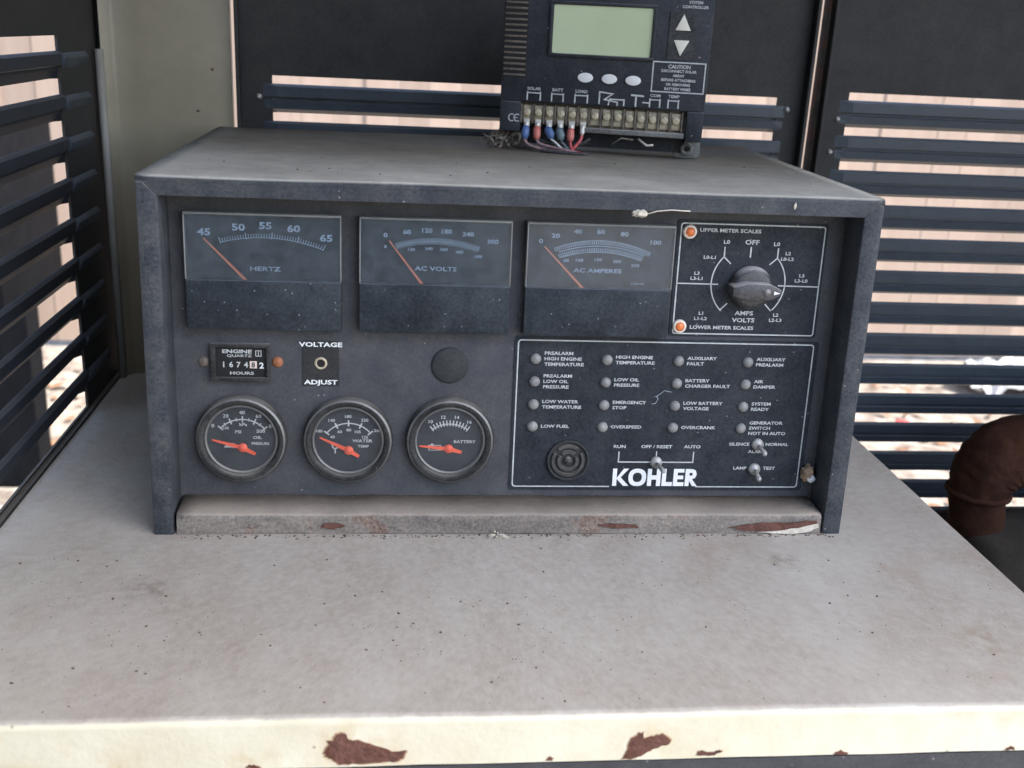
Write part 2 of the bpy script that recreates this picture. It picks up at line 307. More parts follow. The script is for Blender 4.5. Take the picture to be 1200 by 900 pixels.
# ------------------------------------------------------------------ mesh helpers
class MB:
    def __init__(s): s.v = []; s.f = []; s.sm = []
    def add(s, vs, fs, smooth=False):
        o = len(s.v); s.v += [tuple(v) for v in vs]; s.f += [tuple(i+o for i in f) for f in fs]; s.sm += [smooth]*len(fs); return s
    def box(s, x0, x1, y0, y1, z0, z1):
        return s.add([(x0,y0,z0),(x1,y0,z0),(x1,y1,z0),(x0,y1,z0),(x0,y0,z1),(x1,y0,z1),(x1,y1,z1),(x0,y1,z1)],
                     [(0,3,2,1),(4,5,6,7),(0,1,5,4),(1,2,6,5),(2,3,7,6),(3,0,4,7)])
    def rbox(s, x0, x1, y0, y1, z0, z1, r, n=5):
        """rounded-corner plate in xy, extruded z0..z1"""
        return s.prism(rrect(x0, x1, y0, y1, r, n), z0, z1)
    def prism(s, poly, z0, z1, f=lambda a, b, c: (a, b, c), smooth=False):
        n = len(poly)
        vs = [f(a, b, z0) for a, b in poly] + [f(a, b, z1) for a, b in poly]
        s.add(vs, [tuple(range(n-1, -1, -1)), tuple(range(n, 2*n))])
        o = len(s.v) - 2*n
        for i in range(n):
            j = (i+1) % n; s.f.append((o+i, o+j, o+n+j, o+n+i)); s.sm.append(smooth)
        return s
    def lathe(s, prof, n=32, c=(0,0,0), f=None, smooth=True):
        """profile (r, z) revolved round local z at c"""
        vs = []; fs = []
        for r, z in prof:
            for k in range(n):
                a = 2*math.pi*k/n; p = (r*math.cos(a), r*math.sin(a), z)
                if f: p = f(*p)
                vs.append((c[0]+p[0], c[1]+p[1], c[2]+p[2]))
        for i in range(len(prof)-1):
            for k in range(n):
                k2 = (k+1) % n; fs.append((i*n+k, i*n+k2, (i+1)*n+k2, (i+1)*n+k))
        s.add(vs, fs, smooth)
        o = len(s.v)-len(vs)
        if prof[0][0] > 1e-6: pass
        return s
    def disk(s, r, z, n=28, c=(0,0), flip=False):
        vs = [(c[0]+r*math.cos(2*math.pi*k/n), c[1]+r*math.sin(2*math.pi*k/n), z) for k in range(n)]
        return s.add(vs, [tuple(range(n))])
    def ring(s, r0, r1, z, n=32, c=(0,0), a0=0, a1=2*math.pi):
        vs = []; full = abs(a1-a0-2*math.pi) < 1e-6; m = n if full else n+1
        for k in range(m):
            a = a0+(a1-a0)*k/n
            vs += [(c[0]+r0*math.cos(a), c[1]+r0*math.sin(a), z), (c[0]+r1*math.cos(a), c[1]+r1*math.sin(a), z)]
        fs = [(2*k, 2*k+1, 2*((k+1) % m)+1, 2*((k+1) % m)) for k in range(n)]
        return s.add(vs, fs)
    def stroke(s, pts, w, z):
        """flat line of width w through 2-D points (mitred)"""
        P = [Vector(p) for p in pts]; n = len(P); L_ = []; 
        for i in range(n):
            d1 = (P[i]-P[i-1]).normalized() if i > 0 else None; d2 = (P[i+1]-P[i]).normalized() if i < n-1 else None
            d = ((d1 or d2)+(d2 or d1)).normalized(); nn = Vector((-d.y, d.x))
            k = 1.0
            if d1 and d2: k = 1/max(0.4, abs(nn.dot(Vector((-d1.y, d1.x)))))
            L_ += [P[i]+nn*w/2*k, P[i]-nn*w/2*k]
        return s.add([(p.x, p.y, z) for p in L_], [(2*i, 2*i+1, 2*i+3, 2*i+2) for i in range(n-1)])
    def quad(s, x0, x1, y0, y1, z): return s.add([(x0,y0,z),(x1,y0,z),(x1,y1,z),(x0,y1,z)], [(0,1,2,3)])
    def tube(s, pts, r, n=10, cap=True):
        P = [Vector(p) for p in pts]; rs = r if isinstance(r, (list, tuple)) else [r]*len(P)
        rings = []; up = Vector((0, 0, 1))
        for i, p in enumerate(P):
            d = (P[min(i+1, len(P)-1)]-P[max(i-1, 0)]).normalized()
            if i == 0:
                a = d.cross(up if abs(d.z) < 0.9 else Vector((1, 0, 0))).normalized()
            else:
                a = (a-d*a.dot(d)).normalized()
            b = d.cross(a)
            rings.append([p+(a*math.cos(2*math.pi*k/n)+b*math.sin(2*math.pi*k/n))*rs[i] for k in range(n)])
        vs = [v for rg in rings for v in rg]; fs = []
        for i in range(len(P)-1):
            for k in range(n):
                k2 = (k+1) % n; fs.append((i*n+k, i*n+k2, (i+1)*n+k2, (i+1)*n+k))
        s.add(vs, fs, True)
        if cap:
            o = len(s.v)-len(vs); s.f += [tuple(o+k for k in range(n-1, -1, -1)), tuple(o+len(vs)-n+k for k in range(n))]; s.sm += [False, False]
        return s
    def mesh(s, name, m, bevel=0.0, seg=2):
        me = bpy.data.meshes.new(name); me.from_pydata(s.v, [], s.f)
        me.polygons.foreach_set('use_smooth', s.sm)
        bm = bmesh.new(); bm.from_mesh(me)
        bmesh.ops.recalc_face_normals(bm, faces=bm.faces) if bevel >= 0 else None
        if bevel > 0:
            es = [e for e in bm.edges if len(e.link_faces) == 2 and e.calc_face_angle(0) > R(32)]
            bmesh.ops.bevel(bm, geom=es, offset=bevel, segments=seg, profile=0.5, affect='EDGES', clamp_overlap=True)
            for fc in bm.faces: fc.smooth = True
        bm.to_mesh(me); bm.free()
        if bevel > 0:
            try: me.set_sharp_from_angle(angle=R(40))
            except Exception: pass
        me.materials.append(m); return me
    def build(s, name, m, parent=None, mw=None, bevel=0.0, seg=2):
        return obj(name, s.mesh(name, m, bevel, seg), parent, mw)

def ragged(poly, n=4, amp=0.0007):
    out = []
    for i in range(len(poly)):
        a = Vector(poly[i]); b = Vector(poly[(i+1) % len(poly)])
        for k in range(n):
            p = a.lerp(b, k/n); out.append((p.x+random.uniform(-amp, amp), p.y+random.uniform(-amp, amp)))
    return out
def rrect(x0, x1, y0, y1, r, n=5):
    p = []
    for cx, cy, a in ((x1-r, y1-r, 0), (x0+r, y1-r, 90), (x0+r, y0+r, 180), (x1-r, y0+r, 270)):
        for k in range(n+1):
            t = R(a+90*k/n); p.append((cx+r*math.cos(t), cy+r*math.sin(t)))
    return p

def obj(name, me, parent=None, mw=None):
    o = bpy.data.objects.new(name, me); C.objects.link(o)
    if parent: o.parent = parent
    if mw is not None: o.matrix_basis = mw
    return o
def tag(o, label=None, cat=None, group=None, kind=None):
    if label: o['label'] = label
    if cat: o['category'] = cat
    if group: o['group'] = group
    if kind: o['kind'] = kind
    return o
def empty(name, label, cat, loc=(0, 0, 0), group=None):
    o = bpy.data.objects.new(name, None); C.objects.link(o); o.location = loc; o.empty_display_size = 0.02
    return tag(o, label, cat, group)
def T(x, y, z=0.0): return Matrix.Translation((x, y, z))

_tc = {}
def glyphs(mb, txt, x, y, h, z, align='L', wide=1.25, bold=0.0, rot=0.0):
    """flat lettering: built-in face, h = capital height; x = left / centre / right, y = vertical middle"""
    key = (txt, bold)
    if key not in _tc:
        cu = bpy.data.curves.new('t', 'FONT'); cu.body = txt; cu.size = 1.0; cu.resolution_u = 2; cu.fill_mode = 'FRONT'; cu.offset = bold
        o = bpy.data.objects.new('t', cu); C.objects.link(o)
        dg = bpy.context.evaluated_depsgraph_get()
        me = bpy.data.meshes.new_from_object(o.evaluated_get(dg))
        vs = [tuple(v.co) for v in me.vertices]; fs = [tuple(p.vertices) for p in me.polygons]
        bpy.data.objects.remove(o); bpy.data.curves.remove(cu); bpy.data.meshes.remove(me)
        _tc[key] = (vs, fs)
    vs, fs = _tc[key]
    if not vs: return mb
    k = h/0.70; x0 = min(v[0] for v in vs); x1 = max(v[0] for v in vs)
    w = (x1-x0)*k*wide; ox = {'L': 0, 'C': -w/2, 'R': -w}[align]
    c, s_ = math.cos(rot), math.sin(rot)
    out = []
    for v in vs:
        a = ox+(v[0]-x0)*k*wide; b = (v[1]-0.35)*k
        out.append((x+a*c-b*s_, y+a*s_+b*c, z))
    return mb.add(out, fs)

mm = 0.001
# ------------------------------------------------------------------ setting: ground, fence, enclosure
GZ = -0.70
g = MB(); g.add([(-60, -60, GZ), (60, -60, GZ), (60, 60, GZ), (-60, 60, GZ)], [(0, 1, 2, 3)])
tag(g.build('ground', M['ground']), 'bare sandy dirt ground strewn with leaf litter', kind='structure')

fence = empty('plank_fence', 'pale sunlit vertical board fence seen through the louvers', 'fence', (0.4, 2.7, GZ))
pk = [MB().box(-0.0475, 0.0475, 0, 0.018, 0, 1.75+random.uniform(-.01, .01)).mesh('plank', M['wood']) for _ in range(5)]
x = -3.6
while x < 4.6:
    o = obj('plank', random.choice(pk), fence, T(x-0.4, random.uniform(-.003, .003), 0.02)); x += 0.0956+random.uniform(0, .0012)
for z in (0.35, 1.35):
    MB().box(-4.0, 4.2, 0.024, 0.062, z, z+0.09).build('fence_rail', M['wood'], fence)

# enclosure carcass: roof, end wall, floor, corner post
enc = empty('generator_enclosure', 'cream and black steel enclosure around the control box', 'enclosure', (0, 0.33, GZ))
EL = T(0, -0.33, -GZ)
MB().box(-0.36, 1.9, -0.53, 0.40, 1.0, 1.03).build('roof', M['roof'], enc, EL)  # unseen roof; overhang sized to keep sun off, cream to bounce light
MB().box(1.46, 1.49, -0.2, 0.40, GZ+0.02, 1.0).build('end_wall', M['roof'], enc, EL)
MB().box(-0.345, 1.5, -0.16, 0.36, GZ+0.004, GZ+0.10).build('base_plate', M['dark'], enc, EL)
# corner post panel behind the box (cream paint, its shade put into the colour), slightly curved at its left edge
prof = []
for k in range(9):
    a = R(90*k/8); prof.append((-0.300-0.028*math.sin(a)+0.0, 0.334-0.0+0.028*(1-math.cos(a))*-1+0.0))
pp = [(-0.2212, 0.334), (-0.300, 0.334), (-0.318, 0.331), (-0.3265, 0.322), (-0.3265, 0.345), (-0.2212, 0.345)]
MB().prism(pp, GZ+0.10, 1.0, lambda a, b, c: (a, b, c)).build('corner_post', M['post'], enc, EL, bevel=0.002)
tr = MB(); tr.tube([(-0.3262, 0.3195, 0.0), (-0.3263, 0.3195, 0.15), (-0.3266, 0.3195, 0.288)], 0.0036, 8)
tr.build('edge_trim', M['trim'], enc, EL)
for px_, pz_ in ((-0.3085, 0.300), (-0.3105, 0.268), (-0.2505, 0.240), (-0.2370, 0.275)):
    MB().prism(ragged([(px_-.0016, pz_-.0008), (px_+.0004, pz_-.0012), (px_+.0018, pz_-.0001), (px_+.0006, pz_+.001), (px_-.001, pz_+.0007)], 3, .0004), 0, .0003, lambda a, b, c: (a, 0.3340-c, b)).build('rust_spot', M['rusttrim'], enc, EL)
# rusty stop between the two rear doors
MB().box(0.2935, 0.2975, 0.338, 0.352, GZ+.1, 1.0).build('door_stop', M['rusttrim'], enc, EL)
MB().box(0.3035, 0.3052, 0.335, 0.350, GZ+.1, 1.0).build('door_stop', M['rusttrim'], enc, EL)

# louvered doors: sheet with slots; every slat a folded strip of its own
PITCH = 0.0316
def slat_prof(h, thin=False):
    """(out, z) section of one folded louver strip, z 0 = lower edge, out = towards the inside of the enclosure"""
    t = 0.0013
    if thin: front = [(0.0004, h), (0.0030, h*0.92), (0.0028, h*0.52), (-0.0012, h*0.46), (-0.0016, h*0.36), (-0.0070, 0.0)]
    else: front = [(0.0004, h), (0.0032, h*0.93), (0.0030, h*0.57), (-0.0024, h*0.53), (-0.0022, h*0.47), (0.0016, h*0.42), (0.0006, h*0.15), (-0.0085, 0.0)]
    back = [(a-t, b+0.0004) for a, b in reversed(front)]
    return front+back
def louver_door(name, label, x0, x1, s0, s1, ztop, zbot, ztall, ybase, fmap, root_loc, gap=0.0072, flange=0.012):
    """x0..x1 door width along its own axis, s0..s1 slot field; first gap top at ztop; fmap(along, out, z)"""
    rt = empty(name, label, 'louvered door', root_loc, 'louvered doors of the enclosure'); off = T(*[-c for c in root_loc])
    A = lambda a, b, c: fmap(a, b, c)
    def bx(mb, a0, a1, o0, o1, z0, z1):
        vs = [A(a, o, z) for z in (z0, z1) for a, o in ((a0, o0), (a1, o0), (a1, o1), (a0, o1))]
        mb.add(vs, [(0,3,2,1),(4,5,6,7),(0,1,5,4),(1,2,6,5),(2,3,7,6),(3,0,4,7)])
    up = MB(); bx(up, x0, x1, -0.002, 0.0, ztop, ztall); up.build('upper_sheet', M['door'], rt, off)
    for a0, a1 in ((x0, s0), (s1, x1)):
        st = MB(); bx(st, a0, a1, -0.002, 0.0, zbot, ztop); st.build('stile', M['door'], rt, off)
    for a in (x0, x1-0.003):
        fl = MB(); bx(fl, a, a+0.003, 0.0, flange, zbot, ztall); fl.build('flange', M['door'], rt, off, bevel=0.0006)
    z = ztop; h = PITCH-gap; me = None; n = 0
    e = 0.004
    while z-gap-h > zbot:
        zb = z-gap-h
        if me is None:
            mb = MB(); pr = slat_prof(h, gap > 0.01); m_ = len(pr)
            z00 = zb
            vs = []
            for a, inset in ((s0-0.008, 1), (s0+e, 0), (s1-e, 0), (s1+0.008, 1)):
                for o, zz in pr: vs.append(A(a, (o*0.1-0.0002 if inset else o), zz))
            fs = [tuple(range(m_)), tuple(range(3*m_, 4*m_))[::-1]]
            for q in range(3):
                for i in range(m_):
                    j = (i+1) % m_; fs.append((q*m_+i, q*m_+j, (q+1)*m_+j, (q+1)*m_+i))
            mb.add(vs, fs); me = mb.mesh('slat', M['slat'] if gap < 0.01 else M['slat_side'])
        obj('slat', me, rt, off @ T(0, 0, zb)); z -= PITCH; n += 1
    lo = MB(); bx(lo, s0, s1, -0.002, 0.0, zbot, z-gap); lo.build('lower_sheet', M['door'], rt, off)
    return rt, off
YB = 0.337
back = lambda a, o, z: (a, YB-o, z)
dl, dlo = louver_door('louvered_door', 'black louvered door behind the box with two slots above its top', -0.2165, 0.2925, -0.1873, 0.2665, 0.2722, -0.55, 0.995, YB, back, (0.04, YB, -0.55))
dr, dro = louver_door('louvered_door', 'wide black louvered door on the right, behind the rusty pipe', 0.3058, 1.30, 0.3340, 1.22, 0.2795, -0.42, 0.995, YB, back, (0.8, YB, -0.55))
for rt, off, pts in ((dl, dlo, ((-0.1985, 0.254), (0.2765, 0.262))), (dr, dro, ((0.3255, 0.2555), (0.3225, 0.2255)))):
    for a, z in pts:
        MB().lathe([(0, 0.0028), (0.0014, 0.0026), (0.0024, 0.001), (0.0026, 0)], 12, (a, YB-0.0003, z), lambda p, q, r: (p, -r, q)).build('pale_dot', M['chrome'], rt, off)  # pale studs; on the right door they stand for daylight holes
left = lambda a, o, z: (-0.3330+o, a, z)
ll_, llo = louver_door('louvered_door', 'black louvered side door at the left edge of the shelf', -0.62, 0.343, -0.55, 0.231, 0.2995, 0.002, 0.995, 0, left, (-0.333, -0.1, 0.0), gap=0.0114, flange=0.004)
# fold lines in the left door's stile (slat ends run on as shallow ribs)
zz = 0.2995-0.0125
ribm = None
while zz > 0.03:
    if ribm is None:
        ribm = MB().prism([(0, 0), (0.0035, -0.004), (0, -0.012)], 0.236, 0.300, lambda a, b, c: (-0.333+a+0.0002, c, b)).mesh('rib', M['slat'], 0.0006)
    obj('rib', ribm, ll_, llo @ T(0, 0, zz)); zz -= PITCH
MB().box(-0.3365, -0.3290, -0.62, 0.345, -0.65, 0.0018).build('lower_panel', M['door'], ll_, llo)

# unseen door leaf, added to block sky light from the front left
fd = empty('light_blocking_door', 'unseen black door leaf added to block light from the front left', 'door', (-0.36, -0.74, -0.6))
FO = Matrix.Rotation(R(31), 4, 'Z')
MB().box(-0.001, 0.001, -1.0, 0.0, 0.0, 1.58).build('blocker_sheet', M['door'], fd, FO)
for z_ in (0.0, 1.56): MB().box(0.0012, 0.02, -1.0, 0.0, z_, z_+0.02).build('blocker_edge', M['door'], fd, FO)
MB().box(0.0012, 0.02, -1.0, -0.98, 0.021, 1.559).build('blocker_edge', M['door'], fd, FO)

# shelf
SX0, SX1, SY0, SY1, LIP, TH = -0.3285, 0.3176, -0.1950, 0.3335, 0.0284, 0.0025
shelf = empty('steel_shelf', 'dusty cream painted steel shelf with rust chips along its front lip', 'shelf', (0, 0.05, -LIP))
SO = T(0, -0.05, LIP)
r = 0.0042
pr = [(SY1, 0.0)]
for k in range(9):
    a = R(90*k/8); pr.append((SY0+r-r*math.sin(a), -r+r*math.cos(a)))
pr += [(SY0, -LIP), (SY0+TH, -LIP), (SY0+TH, -r-TH), (SY0+r+TH, -TH), (SY1, -TH)]
n_seg = 60
mb = MB(); m_ = len(pr); vs = []
for i in range(n_seg+1):
    xx = SX0+(SX1-SX0)*i/n_seg
    for (y, z) in pr:
        dz = 0.0007*mnoise.noise(Vector((xx*7, y*7, 0.3))) if z > -0.003 else 0
        dl_ = 0.0005*mnoise.noise(Vector((xx*25, 3, 1))) if z < -0.02 else 0
        vs.append((xx, y, z+dz+dl_))
fs = [tuple(range(m_-1, -1, -1)), tuple(range(n_seg*m_, (n_seg+1)*m_))]
mb.add(vs, fs)
for i in range(n_seg):
    for j in range(m_):
        k = (j+1) % m_; mb.f.append((i*m_+j, (i+1)*m_+j, (i+1)*m_+k, i*m_+k)); mb.sm.append(0 < j < 9)
mb.build('shelf_top', M['shelf'], shelf, SO)
MB().box(SX1-0.0025, SX1-0.0003, SY0+0.006, SY1, -LIP, -0.0028).build('side_lip', M['shelf'], shelf, SO)

chips = [
 [(-108.5,-19.5),(-106.0,-15.5),(-106.6,-12.8),(-104.0,-12.6),(-102.6,-9.5),(-99.5,-8.3),(-97.2,-10.0),(-96.4,-13.0),(-92.0,-12.8),(-84.5,-15.5),(-77.0,-19.2),(-73.5,-20.3),(-68.6,-19.6),(-69.8,-23.6),(-72.6,-25.6),(-82,-25.8),(-95,-26.6),(-101,-26.6),(-103.5,-24.0),(-108,-21.5)],
 [(40.5,-27.6),(42.0,-24.5),(43.2,-21.5),(44.0,-15.5),(48.0,-12.6),(50.2,-12.2),(51.2,-15.6),(57.0,-13.9),(60.6,-12.6),(64.6,-17.0),(64.4,-18.8),(56.0,-21.6),(50.0,-26.0),(46.0,-27.6)],
 [(79.0,-26.6),(80.2,-24.4),(82.0,-23.8),(86.0,-25.0),(88.0,-25.0),(89.0,-23.6),(92.8,-24.2),(89.6,-26.0),(86,-26.8)],
 [(152,-27.9),(154,-26.0),(157,-25.8),(160,-27.9)], [(246,-27.9),(248,-26.2),(250,-25.9),(252,-27.9)],
 [(-216.5,-0.8),(-215.0,0.3),(-209,0.3),(-207.5,-0.6),(-212,-1.6)], [(-146,-27.6),(-144,-25.5),(-141,-26.4),(-139,-27.8)], [(2,-26.9),(3.5,-25.2),(5.5,-26.2),(4.6,-27.4)],
]
for pl in chips[:5]+chips[6:]:
    P_ = ragged(pl, 4, 0.45)
    gx = sum(p[0] for p in P_)/len(P_); gy = sum(p[1] for p in P_)/len(P_)
    Q_ = [(gx+(a-gx)*(1+.9/max(6, abs(a-gx)+4))+random.uniform(-.25, .25), max(-28.0, gy+(b-gy)*1.07+random.uniform(-.25, .25))) for a, b in P_]
    MB().prism([(a*mm, b*mm) for a, b in Q_], 0.0, 0.0002, lambda a, b, c: (a, SY0-c, b)).build('paint_edge', M['primer'], shelf, SO)
    MB().prism([(a*mm, b*mm) for a, b in P_], 0.0, 0.0004, lambda a, b, c: (a, SY0-c, b)).build('rust_patch', M['rustpatch'], shelf, SO)
# dark frame rail under the lip
tag(MB().box(-0.345, 1.46, SY0+0.0005, SY0+0.03, GZ+0.10, -LIP-0.0012).build('frame_rail', M['dark'], None, None, bevel=0.0), 'dark blue-black steel rail under the cream shelf lip', 'rail')

# exhaust: muffler drum and rusty elbow beside the shelf
ex = empty('exhaust_muffler', 'rusty elbow pipe rising from a dark muffler right of the shelf', 'exhaust', (0.62, 0.2, -0.30))
XO = T(-0.62, -0.2, 0.30)
path = [(1.20, 0.2, 0.075), (0.75, 0.2, 0.014), (0.56, 0.2, -0.0085)]
for k in range(8):
    a = R(6+k*12); path.append((0.488-0.037*math.sin(a), 0.2, -0.054+0.037*math.cos(a)))
path += [(0.4520, 0.2, -0.070), (0.456, 0.2, -0.095), (0.462, 0.2, -0.15)]
rad = [0.031]*3+[0.031+0.003*math.sin(math.pi*k/7)-0.0055*k/7 for k in range(8)]+[0.0245, 0.024, 0.024]
pp_ = []; pr_ = []
for i in range(len(path)-1):
    for k in range(6):
        q = k/6; pp_.append(Vector(path[i]).lerp(Vector(path[i+1]), q)); pr_.append(rad[i]+(rad[i+1]-rad[i])*q)
pp_.append(Vector(path[-1])); pr_.append(rad[-1])
ep = MB().tube(pp_, pr_, 40)
ep.v = [tuple(Vector(v)+Vector((v[0]-.46, v[1]-.2, v[2]+.03)).normalized()*(.0016*mnoise.fractal(Vector(v)*55, 1, 2, 4)+.0012*mnoise.noise(Vector(v)*160))) for v in ep.v]
ep.build('elbow_pipe', M['rustpipe'], ex, XO)
wd = MB(); wc = Vector(path[10]); tw = []
for k in range(41):
    a = 2*math.pi*k/40; tw.append((wc.x+.0262*math.cos(a), wc.y+.0262*math.sin(a), wc.z-.004+.0006*math.sin(a*9)))
wd.tube(tw, .0028, 8); wd.build('weld_seam', M['rustpipe'], ex, XO)
MB().lathe([(0, -0.14), (0.085, -0.14), (0.098, -0.132), (0.102, -0.12), (0.102, 0.32), (0.098, 0.332), (0, 0.335)], 40, (0.575, 0.2, -0.188), lambda a, b, c: (c, a, b)).build('drum', M['muffler'], ex, XO)

# ------------------------------------------------------------------ control box
t = 0.0436
box = empty('control_box', 'dark grey generator control box with meters and gauges on the shelf', 'control box')
W2, H, PD = 0.230, 0.2294, 0.028       # half width, height, recess depth of the panel
RI, ZI, YBK = 0.2175, 0.2175, 0.313    # rim inner half width, rim inner top, back
n1 = math.sqrt(1+t*t)
PM = Matrix(((1, 0, 0, 0), (0, t/n1, -1/n1, PD), (0, 1/n1, t/n1, 0), (0, 0, 0, 1)))   # panel frame: x, up the panel, outwards
fy = lambda z, d=0.0: t*z+d
# top cover: sheet with rounded front fold + lip
r = 0.0034; prof = []
for k in range(7):
    a = R(90*k/6); prof.append((fy(H-r)+r-r*math.cos(a), H-r+r*math.sin(a)))
prof += [(YBK, H), (YBK, H-0.004), (fy(H-0.004), H-0.004)]
tc = MB(); m_ = len(prof); ns = 46; vs = []
for i in range(ns+1):
    xx = -W2+2*W2*i/ns
    for y, z in prof: vs.append((xx, y, z+(0.0006*mnoise.noise(Vector((xx*9, y*9, 5))) if z > H-0.001 else 0)))
tc.add(vs, [tuple(range(m_-1, -1, -1)), tuple(range(ns*m_, (ns+1)*m_))])
for i in range(ns):
    for j in range(m_):
        k = (j+1) % m_; tc.f.append((i*m_+j, (i+1)*m_+j, (i+1)*m_+k, i*m_+k)); tc.sm.append(j < 7)
tc.build('top_cover', M['housing'], box)
def shear_prism(poly, d0, d1):
    """polygon in (x, z) swept from the front plane to depth d1"""
    return MB().prism(poly, d0, d1, lambda a, b, c: (a, fy(b, c), b))
zt = H-0.0041
g_ = 0.0003
shear_prism([(-RI-0.0085+g_, zt), (RI+0.0085-g_, zt), (RI-g_, ZI), (-RI+g_, ZI)], 0.0, PD).build('top_rim', M['housing'], box)
for s in (-1, 1):
    shear_prism([(s*RI, ZI-g_), (s*(RI+0.0085), zt-g_), (s*W2, zt-g_), (s*W2, 0.0), (s*RI, 0.0)], 0.0, PD).build('side_rim', M['housing'], box, bevel=0.0009)
    sp2 = MB(); zz0 = zt-g_
    sp2.prism([(fy(0, PD+.0003), 0), (YBK, 0), (YBK, zz0), (fy(zz0, PD+.0003), zz0)], s*(W2-0.002), s*W2, lambda a, b, c: (c, a, b)); sp2.build('side_panel', M['housing'], box)
MB().box(-W2+0.003, W2-0.003, YBK-0.003, YBK-0.0005, 0.0, H-0.0045).build('back_panel', M['housing'], box)
# front panel
MB().box(-W2+0.003, W2-0.003, 0.002, H-0.006, -0.002, 0.0).build('front_panel', M['panel'], box, PM)
# sill
sl = MB(); r = 0.003; hs = 0.0152
prf = [(fy(hs, PD)-0.0004, hs+0.0006)]
for k in range(6):
    a = R(90*k/5); prf.append((r-r*math.sin(a)+0.0004, hs-r+r*math.cos(a)-0.0008))
prf += [(0.0004, 0.0006), (0.003, 0.0006), (0.003, 0.004), (PD, 0.004)]
ns = 40; m_ = len(prf); vs = []
for i in range(ns+1):
    xx = -0.2155+0.4312*i/ns
    for j, (y, z) in enumerate(prf): vs.append((xx, y+0.0006*mnoise.noise(Vector((xx*30, z*90, 2))), z+0.0007*mnoise.noise(Vector((xx*40, 1, 4)))))
sl.add(vs, [tuple(range(m_-1, -1, -1)), tuple(range(ns*m_, (ns+1)*m_))])
for i in range(ns):
    for j in range(m_):
        k = (j+1) % m_; sl.f.append((i*m_+j, (i+1)*m_+j, (i+1)*m_+k, i*m_+k)); sl.sm.append(j < 6)
sill = sl.build('sill_ledge', M['sill'], box)
for pl in ([(150,7.2),(160,8.5),(172,10.8),(190,11.6),(212,13),(213,10),(205,6.5),(190,4),(176,3),(160,4.2)], [(60,9.5),(72,10.2),(86,9.4),(88,6.5),(70,5.8)],[(-122,10.5),(-112,11),(-108,8),(-116,5.5),(-124,7.2)]):
    MB().prism([(a*mm, b*mm) for a, b in ragged([(p[0], p[1]*0.8) for p in pl], 3, 0.5)], 0.0, 0.0007, lambda a, b, c: (a, -0.0003-c, b)).build('rust_patch', M['rustpatch'], sill)
MB().prism([(a*mm, b*mm) for a, b in ragged([(170,2.2),(185,3.2),(200,5.4),(213,8.6),(214,5.5),(205,1.5),(188,0.8)], 3, 0.4)], 0.0, 0.0008, lambda a, b, c: (a, -0.0004-c, b)).build('bare_primer', M['pale'], sill)

# --- rectangular panel meters (96 x 74.5 mm)
def parab(x0, x1, xc, s0, k, w, mb, z, n=26):
    pts = [(x0+(x1-x0)*i/n, s0-k*(x0+(x1-x0)*i/n-xc)**2) for i in range(n+1)]
    mb.stroke([(a*mm, b*mm) for a, b in pts], w*mm, z)
def ticks(xs, xc, s0, k, l0, l1, w, mb, z):
    for xx in xs:
        s = s0-k*(xx-xc)**2; d = Vector((2*k*(xx-xc)*1.4, 1.0)).normalized()
        a = Vector((xx, s))+d*l0; b = Vector((xx, s))+d*l1
        mb.stroke([(a.x*mm, a.y*mm), (b.x*mm, b.y*mm)], w*mm, z)
def lin(a, b, n): return [a+(b-a)*i/(n-1) for i in range(n)]
def meter(xc, label, prints, needle):
    x0, x1, s0, s1, sm = xc-48.2, xc+48.2, 131.0, 205.0, 163.2
    pt = MB().box(x0*mm, x1*mm, s0*mm, s1*mm, 0.0, 0.003).build('panel_meter', M['meter_case'], box, PM, bevel=0.0006)
    tag(pt, label)
    MB().box((x0+1)*mm, (x1-1)*mm, sm*mm, (s1-1.2)*mm, 0.0031, 0.0036).build('dial', M['dial'], pt)
    MB().box((x0+.3)*mm, (x1-.3)*mm, (s0+.4)*mm, (sm-.3)*mm, 0.0031, 0.0096).build('lower_cover', M['meter_low'], pt, bevel=0.0008)
    L_ = MB(); prints(L_, xc, 0.0038); L_.build('scale_print', M['scale_p'], pt)
    (ax, as_), (bx, bs) = needle
    d = Vector((bx-ax, bs-as_)).normalized(); nn = Vector((-d.y, d.x))
    mb = MB(); A_ = Vector((ax, as_)); B_ = Vector((bx, bs))+d*1.5
    q = [A_+nn*0.42, A_-nn*0.42, B_-nn*0.85, B_+nn*0.85]
    mb.prism([(p.x*mm, p.y*mm) for p in q], 0.0054, 0.0058); mb.build('needle', M['orange'], pt)
    cv = MB(); cv.box((x0+.3)*mm, (x1-.3)*mm, (sm+.1)*mm, (s1-.3)*mm, 0.0088, 0.0094); cv.build('clear_cover', M['clear'], pt)
    fr = MB()
    fr.box((x0+.2)*mm, (x1-.2)*mm, (s1-1.3)*mm, s1*mm-0.0001, 0.0032, 0.0097)
    fr.box((x0+.2)*mm, (x0+1.0)*mm, (sm+.2)*mm, (s1-1.4)*mm, 0.0032, 0.0097)
    fr.box((x1-1.0)*mm, (x1-.2)*mm, (sm+.2)*mm, (s1-1.4)*mm, 0.0032, 0.0097)
    fr.build('cover_edge', M['edge'], pt, bevel=0.0003)
    return pt
